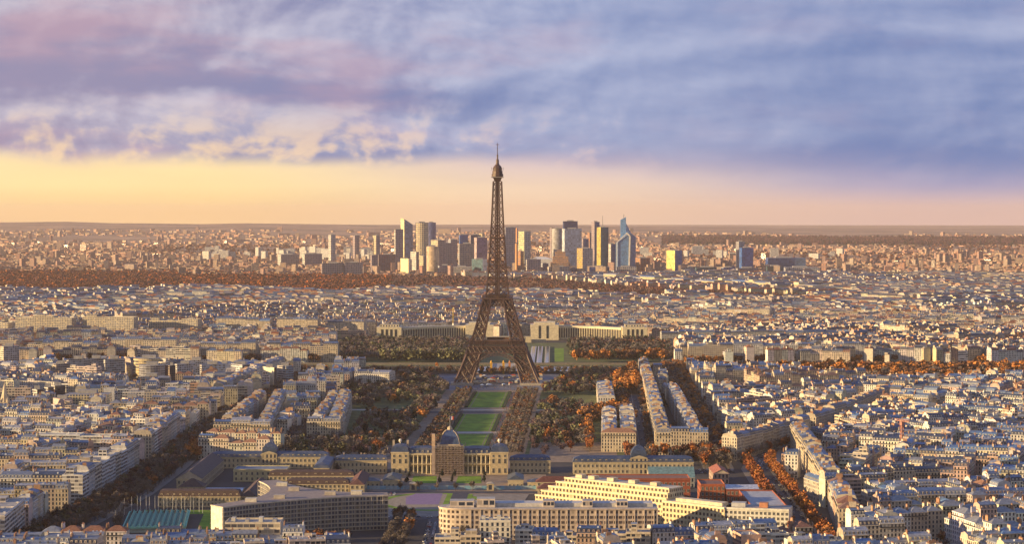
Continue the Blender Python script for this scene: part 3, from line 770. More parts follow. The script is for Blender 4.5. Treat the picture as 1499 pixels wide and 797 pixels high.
lb = sorted([k for k in BX if blkpos[k][0] < -250], key=lambda k: blkpos[k][1]); mbk = sorted([k for k in BX if -250 <= blkpos[k][0] < 205], key=lambda k: blkpos[k][1]); rb = sorted([k for k in BX if blkpos[k][0] >= 205], key=lambda k: blkpos[k][1])
zn = {}
for lst, nm in ((lb, 'block left of left avenue'), (mbk, 'block at the foot'), (rb, 'block right of orange-tree avenue')):
    for i, k in enumerate(lst): zn[k] = f"{ORD[min(i, 60)]} nearest {nm}"
for b in IND:
    e = emit_single(b, f"{colour_word(b['wc'])}, {roof_word(b['st'], b['rc'])}, {ORD[b['i']-1]} on {b['side']} side, {zn[b['blk']]}".replace('light grey zinc', 'light zinc').replace('zinc roof', 'roof').replace('the foot', 'foot'), zn[b['blk']], lod=0)
mass = MB()
for b in GEN+HAND:
    if id(b) in ids: continue
    Y = b['cy']; lod = 0 if Y < 2300 else (1 if Y < 4300 else 2)
    rng = random.Random(b['seed'])
    building(dict(wall=mass, roof=mass, chimneys=mass, sides=b['sides']), b['w'], b['d'], b['h'], b['st'], b['rc'], b['wc'], rng, lod, local_T(b))
print('HAND', len(HAND), 'GEN', len(GEN), 'mass faces', len(mass.n))
# suburbs out to the hills
def far_city():
    rng = random.Random(77)
    yy = 6900.0
    def add(x, y, w, d, h, z, a, c, rc, win):
        ca, sa = math.cos(a), math.sin(a)
        T = lambda q: (x+q[0]*ca-q[1]*sa, y+q[0]*sa+q[1]*ca, z+q[2])
        mass.box(-w/2, w/2, -d/2, d/2, -2, h, M_OFF if win else M_PLN, c, T, top=M_PLN, tc=rc, uvs=(max(1, round(w/5)), max(1, round(d/5)), max(1, round(h/4))))
    n = 0
    while yy < 17500:
        step = 17+(yy-6900)*.0085; x = -yy*.27
        dens = .8 if yy < 12000 else .55
        while x < yy*.27:
            x += rng.uniform(.7, 1.6)*step
            if rng.random() > dens: continue
            y = yy+rng.uniform(-step/2, step/2)
            if blocked(x, y) and y < 6990: continue
            a = x/y
            cl = math.sin(x*.0021+1.7)*math.sin(y*.0013+x*.0006)
            if cl < -.55: continue            # wooded gaps
            if 13000 < y < 15600 and a > .07: continue
            h = rng.choice((6, 8, 9, 12, 15, 18)); w = rng.uniform(10, 26)*(1+(y-6900)/16000); d = rng.uniform(10, 20)*(1+(y-6900)/16000)
            if rng.random() < .022: h = rng.uniform(25, 48)
            if rng.random() < .03: w *= 3; 
            c = rng.choice(CREAM+PINKW+PINKW+PINKW); c = (c[0]*.86, c[1]*.70, c[2]*.62); rc = rng.choice(FLATC[:3]+TILE+TILE+TILE+[(.34,.20,.13),(.40,.26,.18)])  # sunset warmth is put into the suburb wall and roof colours
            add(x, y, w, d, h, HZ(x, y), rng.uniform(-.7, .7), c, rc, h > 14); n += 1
        yy += step*.95
    for k in range(70):      # slab housing on the left skyline
        px = rng.uniform(280, 560) if k < 45 else rng.uniform(560, 1300); D = rng.uniform(9200, 10800)
        x = xat(px, D); add(x, D, rng.uniform(20, 60), 16, rng.uniform(30, 62), HZ(x, D), rng.uniform(-.9, .2), rng.choice(WHITE), rng.choice(FLATC), True)
    print('far', n)
far_city()
o = mass.build('city_buildings', weld=False)
tag(o, 'sea of pale apartment buildings with zinc roofs filling the city out to the suburbs', 'buildings', kind='stuff')
# ---------------------------------------------------------------- the iron tower
def lerp(a, b, k): return tuple(a[i]+(b[i]-a[i])*k for i in range(3))
def lattice(mb, A0, A1, B0, B1, n, tb, th, m, sub=False):
    """X braced panels between the chord A0->A1 and the chord B0->B1"""
    for k in range(n):
        a0, a1, b0, b1 = lerp(A0, A1, k/n), lerp(A0, A1, (k+1)/n), lerp(B0, B1, k/n), lerp(B0, B1, (k+1)/n)
        mb.beam(a0, b1, tb, m); mb.beam(b0, a1, tb, m); mb.beam(a1, b1, th, m)
        if sub:
            ma, mm = lerp(a0, a1, .5), lerp(b0, b1, .5); t0, t1 = lerp(a0, b0, .5), lerp(a1, b1, .5)
            for p, q in ((ma, t0), (t0, mm), (mm, t1), (t1, ma), (ma, mm)): mb.beam(p, q, tb*.6, m)
def iron_tower():
    cx, cyy = AX(2700), 2728.0
    e = empty('iron_tower', (cx, cyy, 0), R(-1.0), label='tall brown lattice iron tower on four splayed legs at the end of the lawns', cat='tower')
    m = M_IRON
    O = [(0, 57.5), (20, 48.6), (40, 40.6), (57, 35.0), (75, 29.5), (95, 24.0), (115, 19.3)]
    I = [(0, 34.5), (20, 28.5), (40, 23.0), (57, 19.0), (75, 15.5), (95, 11.5), (115, 8.0)]
    foot = MB()
    for sx in (-1, 1):
        for sy in (-1, 1):
            mb = MB()
            for (z0, o0), (z1, o1), (_, i0), (_, i1) in zip(O[:-1], O[1:], I[:-1], I[1:]):
                c0 = {(a, b): ((o0 if a else i0)*sx, (o0 if b else i0)*sy, z0) for a in (0, 1) for b in (0, 1)}
                c1 = {(a, b): ((o1 if a else i1)*sx, (o1 if b else i1)*sy, z1) for a in (0, 1) for b in (0, 1)}
                for k in c0: mb.beam(c0[k], c1[k], 2.0 if z0 < 57 else 1.6, m)
                n = 1
                for p, q in (((0,0),(0,1)), ((0,1),(1,1)), ((1,1),(1,0)), ((1,0),(0,0))):
                    lattice(mb, c0[p], c1[p], c0[q], c1[q], n, 1.05, .95, m, sub=True)
                mid0 = lerp(c0[(0,0)], c0[(1,1)], .5); mid1 = lerp(c1[(0,0)], c1[(1,1)], .5)
                mb.beam(mid0, mid1, 1.3, m)       # lift track inside the leg
            mb.build('leg', e)
            f = MB(); ox, oy = 46*sx, 46*sy
            f.poly([(ox-15, oy-15), (ox+15, oy-15), (ox+15, oy+15), (ox-15, oy+15)], 0, 3.2, M_PLN, (.40,.36,.30)); f.build('masonry_foot', e)
    # first platform: lattice frieze, deck, gallery
    mb = MB(); z0, z1 = 42.5, 50.5; o0, o1 = 41.0, 38.6
    for s in (0, 1, 2, 3):
        def rot(p):
            x, y, z = p
            return [(x, y, z), (-y, x, z), (-x, -y, z), (y, -x, z)][s]
        A0, A1, B0, B1 = rot((-o0, -o0, z0)), rot((o0, -o0, z0)), rot((-o1, -o1, z1)), rot((o1, -o1, z1))
        mb.beam(A0, A1, 1.3, m); mb.beam(B0, B1, 1.3, m)
        lattice(mb, A0, A1, B0, B1, 13, .8, .7, m)
        I0, I1, J0, J1 = rot((-o1, -o1+1.5, z0+4)), rot((o1, -o1+1.5, z0+4)), rot((-o1, -o1+1.5, z1)), rot((o1, -o1+1.5, z1))
        mb.f([I0, I1, J1, J0], m)
    mb.build('lattice_frieze', e)
    mb = MB()
    for (x0, x1, y0, y1) in ((-37,37,-37,-17), (-37,37,17,37), (-37,-17,-17,17), (17,37,-17,17)):
        mb.box(x0, x1, y0, y1, 50.6, 53.6, M_PLN, (.04,.035,.04), bottom=True)
    for s in (0, 1, 2, 3):
        def rot(p):
            x, y, z = p
            return [(x, y, z), (-y, x, z), (-x, -y, z), (y, -x, z)][s]
        n = 26
        for k in range(n+1): mb.beam(rot((-37+74*k/n, -37.3, 53.6)), rot((-37+74*k/n, -37.3, 58.4)), .45, m)
        mb.beam(rot((-37.4, -37.3, 58.6)), rot((37.4, -37.3, 58.6)), .8, m); mb.beam(rot((-37.4, -37.3, 55.0)), rot((37.4, -37.3, 55.0)), .6, m)
    mb.build('first_platform', e)
    mb = MB()
    for x0, x1, y0, y1 in ((-30,-16,-34,34), (16,30,-34,34), (-15,15,-34,-24), (-15,15,24,34)):
        mb.box(x0, x1, y0, y1, 53.65, 59.2, M_GLS, (.16,.09,.06), uvs=(6, 12, 2), top=M_PLN, tc=(.16,.15,.16))
    mb.build('pavilion', e)
    # arches
    for s in (0, 1, 2, 3):
        def rot(p):
            x, y, z = p
            return [(x, y, z), (-y, x, z), (-x, -y, z), (y, -x, z)][s]
        mb = MB(); n = 26; prev = None
        for k in range(n+1):
            a = math.pi*k/n
            def P(r, rz): 
                z = 6+rz*math.sin(a); x = -r*math.cos(a); off = 54.8-(z/57)*(54.8-38.0)
                return rot((x, -off, z))
            cur = (P(34.5, 33.5), P(37.5, 36.6))
            if prev:
                mb.beam(prev[0], cur[0], 1.0, m); mb.beam(prev[1], cur[1], 1.2, m)
                mb.beam(prev[0], cur[1], .6, m); mb.beam(cur[0], cur[1], .6, m)
            prev = cur
        mb.build('arch', e)
    # second platform
    mb = MB()
    mb.box(-20.4, 20.4, -20.4, 20.4, 113.5, 115.4, m, bottom=True)
    mb.box(-18.6, 18.6, -18.6, 18.6, 110.8, 113.45, m, bottom=True)
    mb.box(-13, 13, -13, 13, 115.45, 120, M_GLS, (.13,.08,.06), uvs=(9, 9, 2), top=m)
    for s in (0, 1, 2, 3):
        def rot(p):
            x, y, z = p
            return [(x, y, z), (-y, x, z), (-x, -y, z), (y, -x, z)][s]
        for k in range(17): mb.beam(rot((-20.2+40.4*k/16, -20.3, 115.4)), rot((-20.2+40.4*k/16, -20.3, 118)), .4, m)
        mb.beam(rot((-20.4, -20.3, 118.2)), rot((20.4, -20.3, 118.2)), .6, m)
        A0, A1, B0, B1 = rot((-20.6, -20.6, 104)), rot((20.6, -20.6, 104)), rot((-19, -19, 110.8)), rot((19, -19, 110.8))
        mb.beam(A0, A1, 1.1, m); lattice(mb, A0, A1, B0, B1, 9, .8, .6, m)
    mb.build('second_platform', e)
    # shaft
    S = [(116, 15.4), (133, 13.6), (150, 12.2), (168, 11.0), (186, 9.9), (204, 8.9), (222, 7.9), (240, 7.1), (258, 6.3), (273, 5.7)]
    mb = MB()
    for (z0, o0), (z1, o1) in zip(S[:-1], S[1:]):
        c0, c1 = min(2.7, o0*.32), min(2.7, o1*.32)
        for s in (0, 1, 2, 3):
            def rot(p):
                x, y, z = p
                return [(x, y, z), (-y, x, z), (-x, -y, z), (y, -x, z)][s]
            mb.beam(rot((-o0, -o0, z0)), rot((-o1, -o1, z1)), 1.6, m)
            for q in (-1, 1):
                mb.beam(rot((q*c0, -o0, z0)), rot((q*c1, -o1, z1)), 1.2, m)
                lattice(mb, rot((q*o0, -o0, z0)), rot((q*o1, -o1, z1)), rot((q*c0, -o0, z0)), rot((q*c1, -o1, z1)), 2, .8, .75, m)
            lattice(mb, rot((-c0, -o0, z0)), rot((-c1, -o1, z1)), rot((c0, -o0, z0)), rot((c1, -o1, z1)), 4, .6, .6, m)
        mb.beam((0, 0, z0), (0, 0, z1), 2.2, m)
        for qx in (-1, 1):
            for qy in (-1, 1): mb.beam((qx*c0, qy*c0, z0), (qx*c1, qy*c1, z1), .8, m)
    mb.build('shaft', e)
    mb = MB(); mb.box(-10.5, 10.5, -10.5, 10.5, 195.5, 197.2, m, bottom=True); mb.build('intermediate_platform', e)
    mb = MB()
    mb.lathe([(5.7,273),(7.6,277),(8.6,278)], 4, m, (.5,.5,.5), a0=math.pi/4)
    mb.lathe([(11.4,278),(11.4,279.2),(8.2,279.4)], 4, M_PLN, (.24,.21,.21), a0=math.pi/4)
    mb.lathe([(7.9,279.6),(7.9,283.0),(6.9,283.4),(6.9,287),(6.0,287.6),(6.2,291),(4.6,294),(2.6,296),(2.0,298),(1.9,302),(1.0,304),(1.0,309.5),(.5,310)], 10, m, (.5,.5,.5))
    for k in range(8):
        a = k*math.pi/4; mb.beam((7.5*math.cos(a), 7.5*math.sin(a), 288), (7.9*math.cos(a), 7.9*math.sin(a), 292), .5, m)
    mb.build('summit_cabin', e)
    mb = MB(); mb.beam((0,0,309), (0,0,324), .75, m); mb.beam((-2.4,0,323), (2.4,0,323), .6, m); mb.beam((0,0,323),(0,0,325.5), .5, m)
    for z in (312, 315, 318): mb.beam((-.9,0,z), (.9,0,z), .5, m)
    mb.build('antenna', e)
iron_tower()

# ---------------------------------------------------------------- helpers for the landmark buildings
_wm = {}
def window_mesh(w, h, frame=(.6,.56,.48), glass=None):
    k = (w, h, frame)
    if k not in _wm:
        mb = MB(); t = .14
        mb.f([(-w/2,0,0),(w/2,0,0),(w/2,0,h),(-w/2,0,h)], M_PANE, (.5,.5,.5))
        for x0, x1, z0, z1 in ((-w/2-t,-w/2,-t,h+t), (w/2,w/2+t,-t,h+t), (-w/2,w/2,h,h+t), (-w/2,w/2,-t,0), (-.05,.05,0,h)):
            mb.box(x0, x1, -.12, .0, z0, z1, M_PLN, frame)
        _wm[k] = mb.mesh('window')
    return _wm[k]
M_PANE = mat_flat('dark_window_glass', (.035,.042,.055), .12, .3, .2)
def windows(parent, p, q, z0, n, w, h, rows_, dz, frame=(.6,.56,.48), skip=()):
    """window children on the wall line p->q (outside on the right hand of the direction)"""
    P = Vector(p); Q = Vector(q); D = (Q-P); Ln = D.length; D.normalize(); Nn = Vector((D.y, -D.x))
    me = window_mesh(w, h, frame)
    for r in range(rows_):
        for k in range(n):
            if (r, k) in skip: continue
            c = P+D*(Ln*(k+.5)/n)+Nn*.02
            o = bpy.data.objects.new('window', me); COL.objects.link(o); o.parent = parent
            o.location = (c.x, c.y, z0+dz*r); o.rotation_euler = (0, 0, math.atan2(D.y, D.x))
def roof_hip(mb, w, d, z, rh, m, c, e=.5, mans=0.0, gable=False):
    hw, hd = w/2+e, d/2+e
    if mans:      # steep lower slope
        i = mans*.42
        for a, b in (((-hw,-hd),(hw,-hd)), ((hw,-hd),(hw,hd)), ((hw,hd),(-hw,hd)), ((-hw,hd),(-hw,-hd))):
            s = lambda p: (p[0]-math.copysign(i, p[0]), p[1]-math.copysign(i, p[1]))
            mb.f([(*a, z), (*b, z), (*s(b), z+mans), (*s(a), z+mans)], m, c)
        hw -= i; hd -= i; z += mans
    if gable:
        if w >= d:
            mb.f([(-hw,-hd,z),(hw,-hd,z),(hw,0,z+rh),(-hw,0,z+rh)], m, c); mb.f([(hw,hd,z),(-hw,hd,z),(-hw,0,z+rh),(hw,0,z+rh)], m, c)
            mb.f([(hw-e,-hd+e,z),(hw-e,hd-e,z),(hw-e,0,z+rh-.1)], M_PLN, (.5,.43,.34)); mb.f([(-hw+e,hd-e,z),(-hw+e,-hd+e,z),(-hw+e,0,z+rh-.1)], M_PLN, (.5,.43,.34))
        else:
            mb.f([(hw,-hd,z),(hw,hd,z),(0,hd,z+rh),(0,-hd,z+rh)], m, c); mb.f([(-hw,hd,z),(-hw,-hd,z),(0,-hd,z+rh),(0,hd,z+rh)], m, c)
            mb.f([(-hw+e,-hd+e,z),(hw-e,-hd+e,z),(0,-hd+e,z+rh-.1)], M_PLN, (.5,.43,.34)); mb.f([(hw-e,hd-e,z),(-hw+e,hd-e,z),(0,hd-e,z+rh-.1)], M_PLN, (.5,.43,.34))
        return
    o = [(-hw,-hd,z),(hw,-hd,z),(hw,hd,z),(-hw,hd,z)]
    if w >= d:
        r = [(-hw+hd,0,z+rh),(hw-hd,0,z+rh)]; fs = [(o[0],o[1],r[1],r[0]),(o[1],o[2],r[1]),(o[2],o[3],r[0],r[1]),(o[3],o[0],r[0])]
    else:
        r = [(0,-hd+hw,z+rh),(0,hd-hw,z+rh)]; fs = [(o[0],o[1],r[0]),(o[1],o[2],r[1],r[0]),(o[2],o[3],r[1]),(o[3],o[0],r[0],r[1])]
    for f in fs: mb.f(list(f), m, c)
SL = (.055,.085,.15); BRN = (.075,.045,.04); CRM = (.50,.42,.28)
def hall(name, label, cx, cyy, w, d, h, rh, wallc=CRM, rc=SLATE[0], rm=None, ang=0.0, mans=0.0, dormers=0, nw=0, rows_=2, cat='building', group=None, gable=False, chim=0, wm=None, sides=True):
    e = empty(name, (cx, cyy, 0), ang, label=label, cat=cat, group=group)
    mb = MB(); plain = M_PLN if nw else (wm or M_WALL)
    hw, hd = w/2, d/2; nv = max(1, round(h/4.0))
    for a, b, L_ in (((-hw,-hd),(hw,-hd),w), ((hw,-hd),(hw,hd),d), ((hw,hd),(-hw,hd),w), ((-hw,hd),(-hw,-hd),d)):
        nu = max(1, round(L_/3.4)); mm = plain if (a[1] == -hd and b[1] == -hd) else (wm or M_WALL)
        mb.f([(*a,0),(*b,0),(*b,h),(*a,h)], mm, wallc, [(0,0),(nu,0),(nu,nv),(0,nv)])
    mb.box(-hw-.35, hw+.35, -hd-.4, -hd, h-.7, h-.02, M_PLN, tuple(k*1.1 for k in wallc))
    wl = mb.build('wall', e)
    if nw:
        ww = min(1.5, w/nw*.42); windows(e, (-hw,-hd), (hw,-hd), 1.3, nw, ww, min(2.4, h/rows_*.55), rows_, (h-1.0)/rows_)
    rf = MB()
    if rh > 0: roof_hip(rf, w, d, h, rh, rm or M_ZNC, rc, .5, mans, gable)
    else:
        rf.f([(-hw,-hd,h),(hw,-hd,h),(hw,hd,h),(-hw,hd,h)], M_PLN, rc)
        for b in ((-hw,hw,-hd,-hd+.4), (-hw,hw,hd-.4,hd), (-hw,-hw+.4,-hd+.4,hd-.4), (hw-.4,hw,-hd+.4,hd-.4)): rf.box(*b, h+.004, h+.9, M_PLN, wallc)
    ro = rf.build('roof', e)
    if dormers:
        dm = MB(); z0 = h+.5; y0 = -hd+.05
        dm.box(-.75, .75, 0, 2.6, 0, 1.7, M_WALL, tuple(min(.8, k*1.25) for k in wallc), uvs=(1, 1, 1), top=rm or M_ZNC, tc=rc)
        me = dm.mesh('dormer')
        for k in range(dormers):
            o = bpy.data.objects.new('dormer', me); COL.objects.link(o); o.parent = ro
            o.location = (-w/2+w*(k+.5)/dormers, y0, z0)
    for k in range(chim):
        c = MB(); x = -w/2+w*(k+.5)/chim; c.box(x-.5, x+.5, -.2, 2.2, h, h+mans+rh+1.3, M_PLN, (.42,.33,.26)); c.build('chimney', ro)
    return e, ro
def domed(e, ro, w, d, h, dh, proj=1.2, roofc=SL, wallc=CRM, x=0.0, front=-6.0):
    """square domed pavilion set on the middle of a hall"""
    mb = MB(); mb.box(x-w/2, x+w/2, front-proj, front-proj+d, 0, h, M_WALL, wallc, uvs=(4, 4, 3)); 
    mb.f([(x-w/2-.4, front-proj-.4, h), (x+w/2+.4, front-proj-.4, h), (x, front-proj-.4, h+2.4)], M_PLN, wallc)
    mb.build('pavilion', e)
    dm = MB(); cyy = front-proj+d/2
    dm.lathe([(w*.66, h+.05), (w*.64, h+dh*.35), (w*.54, h+dh*.62), (w*.36, h+dh*.85), (w*.18, h+dh*.95), (w*.16, h+dh*1.0), (.01, h+dh*1.05)], 4, M_ZNC, roofc, x, cyy, math.pi/4)
    dm.build('dome', ro)

# ---------------------------------------------------------------- military school
def military_school():
    x0, y0 = -55.0, 1764.0
    e = empty('military_school', (x0, y0, 0), 0, label='long cream classical school with colonnades and a blue square dome wrapped in scaffolding', cat='school')
    wc = (.52,.42,.26)
    mb = MB()
    mb.box(-36, -11.5, 2.6, 18, 0, 18.5, M_PLN, wc); mb.box(11.5, 36, 2.6, 18, 0, 18.5, M_PLN, wc)
    mb.box(-11.5, 11.5, 0, 20, 0, 25, M_WALL, wc, uvs=(7, 6, 6))
    for s in (-1, 1):
        a, b = sorted((s*36, s*51.5)); mb.box(a, b, -1.5, 19, 0, 19, M_PLN, wc)
        mb.box(a-.4, b+.4, -1.9, 19.4, 19.01, 20.1, M_PLN, (.6,.5,.33))
        a, b = sorted((s*12.0, s*35.98)); mb.box(a, b, -.9, 2.58, 8.8, 9.7, M_PLN, wc, bottom=True); mb.box(a, b, -.9, 2.58, 17.2, 18.9, M_PLN, (.6,.5,.33), bottom=True)
        mb.box(a, b, -.9, 2.58, 0, .9, M_PLN, wc)
    mb.build('wall', e)
    for s in (-1, 1):
        for r, (z0, z1) in enumerate(((.9, 8.8), (9.7, 17.2))):
            for k in range(7):
                c = MB(); x = s*(12.6+k*3.83); 
                c.lathe([(.62, z0), (.62, z0+.4), (.48, z0+.45), (.42, z1-.5), (.62, z1)], 8, M_PLN, (.62,.54,.38), x, -.2); c.build('column', e)
            windows(e, (s*12+(0 if s > 0 else -24), 2.6), (s*12+(24 if s > 0 else 0), 2.6), z0+1.2, 6, 1.9, 4.6, 1, 0)
        a = 36 if s > 0 else -51.5
        windows(e, (a, -1.5), (a+15.5, -1.5), 1.6, 3, 1.8, 4.0, 2, 8.4); 
        windows(e, (a, -1.5), (a+15.5, -1.5), 15.6, 3, 1.6, 2.0, 1, 0)
    rf = MB(); hwx = 12.4
    for s in (-1, 1):
        cx = s*23.75; o = MB()
        roof_hip(o, 25.5, 18, 18.95, 1.6, M_ZNC, SL, .3, 4.2)
        for q in range(len(o.v)): x, y, z = o.v[q]; o.v[q] = (x+cx, y+9, z)
        rf.v += o.v; rf.n += o.n; rf.uv += o.uv; rf.c += o.c; rf.mi += [rf.mat(o.mats[k]) for k in o.mi]
        o = MB(); roof_hip(o, 16, 20.5, 20.15, 2.2, M_ZNC, SL, .2, 4.6)
        for q in range(len(o.v)): x, y, z = o.v[q]; o.v[q] = (x+s*43.75, y+8.75, z)
        rf.v += o.v; rf.n += o.n; rf.uv += o.uv; rf.c += o.c; rf.mi += [rf.mat(o.mats[k]) for k in o.mi]
    ro = rf.build('roof', e)
    for s in (-1, 1):
        for k in range(5):
            d = MB(); x = s*(14.5+k*4.6); d.box(x-.7, x+.7, -.2, 2, 19.4, 21.4, M_WALL, (.6,.55,.45), uvs=(1,1,1), top=M_ZNC, tc=SL); d.build('dormer', ro)
        for xx in (s*37.5, s*50):
            c = MB(); c.box(xx-.9, xx+.9, 12, 15, 19, 29, M_PLN, (.5,.42,.32)); c.build('chimney', ro)
        f = MB(); f.lathe([(.5,24),(.5,27.5),(1.3,28.2),(1.5,29.3),(1.1,30.4),(.02,31)], 8, M_PLN, (.7,.66,.6), s*43.75, 8); f.build('finial', ro)
    dm = MB()
    dm.lathe([(12.6,25),(12.6,26.6),(11.6,27),(11.2,30.5),(9.6,34),(7.2,36.6),(4.2,38.2),(2.4,38.8)], 4, M_ZNC, (.07,.12,.24), 0, 9.5, math.pi/4)
    dm.lathe([(12.9,25.6),(13.0,26.7)], 4, M_PLN, (.55,.45,.3), 0, 9.5, math.pi/4)
    for k in range(4):
        a = math.pi/4+k*math.pi/2; pr = [(12.6,26.6),(11.3,30.5),(9.7,34),(7.3,36.6),(4.3,38.3)]
        for (r0, z0), (r1, z1) in zip(pr[:-1], pr[1:]):
            dm.beam((r0*math.cos(a), 9.5+r0*math.sin(a), z0), (r1*math.cos(a), 9.5+r1*math.sin(a), z1), .5, M_PLN, (.35,.28,.2))
    dm.lathe([(2.4,38.8),(2.0,41),(.3,42)], 8, M_PLN, (.5,.42,.3), 0, 9.5); d_o = dm.build('dome', ro)
    pl = MB(); pl.beam((0,9.5,41.5), (0,9.5,51), .3, M_PLN, (.6,.6,.6)); po = pl.build('flagpole', d_o)
    for k, c in enumerate(((.03,.05,.3), (.75,.72,.7), (.6,.06,.04))):
        pass
    fl = MB()
    for k, c in enumerate(((.03,.05,.3), (.75,.72,.7), (.6,.06,.04))): fl.box(.2+k*1.0, 1.2+k*1.0, 9.45, 9.55, 47.4, 50.6, M_PLN, c)
    fl.build('flag', po)
    # scaffolding round the middle pavilion
    sc = MB(); c = (.40,.33,.30)
    xs = [-12.6+25.2*k/9 for k in range(10)]; zs = [1.95*k for k in range(14)]
    for y in (-3.6, -1.6):
        for x in xs: sc.beam((x, y, 0), (x, y, 26.6), .2, M_PLN, c)
        for z in zs: sc.beam((-12.6, y, z+.2), (12.6, y, z+.2), .22, M_PLN, c)
    for z in zs: sc.box(-12.6, 12.6, -3.5, -1.7, z+.05, z+.2, M_PLN, (.30,.24,.22), bottom=True)
    for k in range(0, 13):
        for j in range(9):
            if (j+k) % 3 == 0: sc.beam((xs[j], -3.7, zs[k]), (xs[j+1], -3.7, zs[k+1]), .16, M_PLN, (.5,.42,.4))
    for y in (2, 6, 10, 14, 18):
        for x in (-13.6, 13.6): sc.beam((x, y, 0), (x, y, 26.5), .25, M_PLN, c)
    for z in zs[::2]:
        for x in (-13.6, 13.6): sc.beam((x, -3, z), (x, 18, z), .25, M_PLN, c)
    so = sc.build('scaffolding', e)
    ho = MB(); ho.box(-15.6, -12.7, -2.5, 2, 25.5, 36, M_PLN, (.62,.44,.30)); ho.box(-15.6, -12.7, -2.5, 2, 0, 25.4, M_PLN, (.38,.30,.27)); ho.build('hoist_shaft', so)
    nt = MB(); nt.box(-12.9, 12.9, -4.0, -3.92, 0, 22.5, M_NET, (.3,.22,.22)); nt.build('netting', so)
def mat_net():
    m, t, b = new_mat('scaffold_netting')
    b.inputs['Base Color'].default_value = (.22,.16,.17,1); b.inputs['Roughness'].default_value = .9; b.inputs['Alpha'].default_value = .13
    return m
M_NET = mat_net()
military_school()
hall('school_wing', 'cream wing with blue slate roof joining the left end of the domed school', -134, 1778, 46, 13, 11.5, 2.2, rc=SL, mans=2.6, dormers=9, nw=13, chim=3, cat='building')
hall('school_wing', 'cream cross wing with blue roof at the far left end of the school wings', -164, 1752, 13, 58, 11, 2.2, rc=SL, mans=2.4, nw=3, cat='building')
hall('school_wing', 'cream wing with blue slate roof joining the right end of the domed school', 16, 1778, 36, 13, 11.5, 2.2, rc=SL, mans=2.6, dormers=7, nw=10, chim=2, cat='building')
e_, r_ = hall('barracks', 'very long cream barracks with slate roof and small blue dome, left of the domed school', -219, 1812, 106, 13, 10.5, 2.0, rc=SL, mans=2.8, dormers=22, nw=28, cat='building'); domed(e_, r_, 14, 15, 13.5, 9.5, x=0)
e_, r_ = hall('barracks', 'very long cream barracks with slate roof and grey-blue dome, right of the domed school', 107, 1772, 106, 14, 11, 2.2, rc=SL, mans=3.0, dormers=20, nw=28, cat='building'); domed(e_, r_, 15, 16, 14.5, 10.5, x=5)
hall('gate_lodge', 'low cream lodge with slate roof at the left edge of the school forecourt', -101, 1690, 14, 34, 7.5, 3.2, rc=(.10,.11,.10), nw=4, rows_=1, cat='lodge')
hall('gate_lodge', 'low cream lodge with pediment at the right edge of the school forecourt', 3, 1690, 13, 34, 7.5, 3.2, rc=(.10,.11,.10), nw=4, rows_=1, cat='lodge')
hall('gate_lodge', 'long low cream outbuilding right of the forecourt lodge', 32, 1676, 38, 12, 6, 2.4, rc=(.12,.14,.18), nw=10, rows_=1, cat='building')
hall('gate_lodge', 'long low cream outbuilding left of the forecourt lodge', -128, 1682, 34, 11, 6, 2.4, rc=(.12,.13,.15), nw=9, rows_=1, cat='building')
sheet('forecourt', [(-140, 1640), (30, 1640), (30, 1764), (-140, 1764)], .12, M_GRAV)
sheet('lawn', [(-86, 1706), (-64, 1706), (-66, 1752), (-86, 1752)], .16, M_LAWN)
sheet('lawn', [(-48, 1706), (-26, 1706), (-27, 1752), (-47, 1752)], .16, M_LAWN)
mb = MB(); 
for k in range(34):
    x = -138+k*4.7
    mb.box(x, x+4.7, 1668, 1668.2, .1, 3.2, M_PLN, (.30,.42,.50) if k % 3 else (.20,.42,.58))
tag(mb.build('hoarding'), 'long pale blue site hoarding across the front of the school forecourt', 'hoarding')
for x in (-82, -18):
    e = empty('guard_house', (x, 1662, 0), 0, label=f"small cream guard house with arched niche at the {'left' if x < -50 else 'right'} of the forecourt gate", cat='guard house')
    mb = MB(); mb.box(-3, 3, -2.5, 2.5, 0, 6, M_WALL, CRM, uvs=(1, 1, 1)); mb.build('wall', e)
    mb = MB(); roof_hip(mb, 6, 5, 6, 1.5, M_PLN, (.4,.36,.3)); mb.build('roof', e)
# brown roofed barracks to the left
TB = (.085,.055,.05)
hall('stable_block', 'long low cream block with brown roof and white dormers above the green-framed glass roof', -245, 1574, 64, 13, 8.6, 1.0, rc=TB, rm=M_TIL, mans=4.4, dormers=13, nw=22, cat='building', group='brown roofed army blocks')
hall('stable_block', 'long brown-roofed block running away beside the left avenue trees', -268, 1725, 21, 128, 10, 6.5, rc=(.10,.075,.07), rm=M_TIL, nw=5, gable=True, cat='building', group='brown roofed army blocks')
hall('stable_block', 'small brown pyramid-roofed block below the long gabled one', -262, 1642, 20, 18, 7, 6, rc=TB, rm=M_TIL, nw=4, cat='building', group='brown roofed army blocks')
hall('workshop', 'yellow-walled workshop with flat blue-grey roofs behind the brown-roofed blocks', -216, 1730, 46, 26, 10, 0, wallc=(.52,.46,.28), rc=(.16,.21,.30), nw=10, cat='building')
hall('stable_block', 'upper of two long parallel brown-roofed blocks left of the school', -170, 1700, 72, 11, 8, 1.6, rc=TB, rm=M_TIL, mans=3.2, dormers=10, nw=20, cat='building', group='brown roofed army blocks')
hall('stable_block', 'lower of two long parallel brown-roofed blocks left of the school', -160, 1652, 52, 11, 7.5, 1.6, rc=TB, rm=M_TIL, mans=3.2, dormers=7, nw=15, cat='building', group='brown roofed army blocks')
hall('stable_block', 'brown-roofed cross block with blue skylights closing the right of the parallel pair', -127, 1672, 12, 66, 8, 4.5, rc=(.13,.06,.05), rm=M_TIL, nw=3, cat='building', group='brown roofed army blocks')
hall('stable_block', 'dark-roofed cross block closing the left of the parallel pair', -207, 1615, 12, 86, 8, 4.5, rc=TB, rm=M_TIL, nw=3, cat='building', group='brown roofed army blocks')
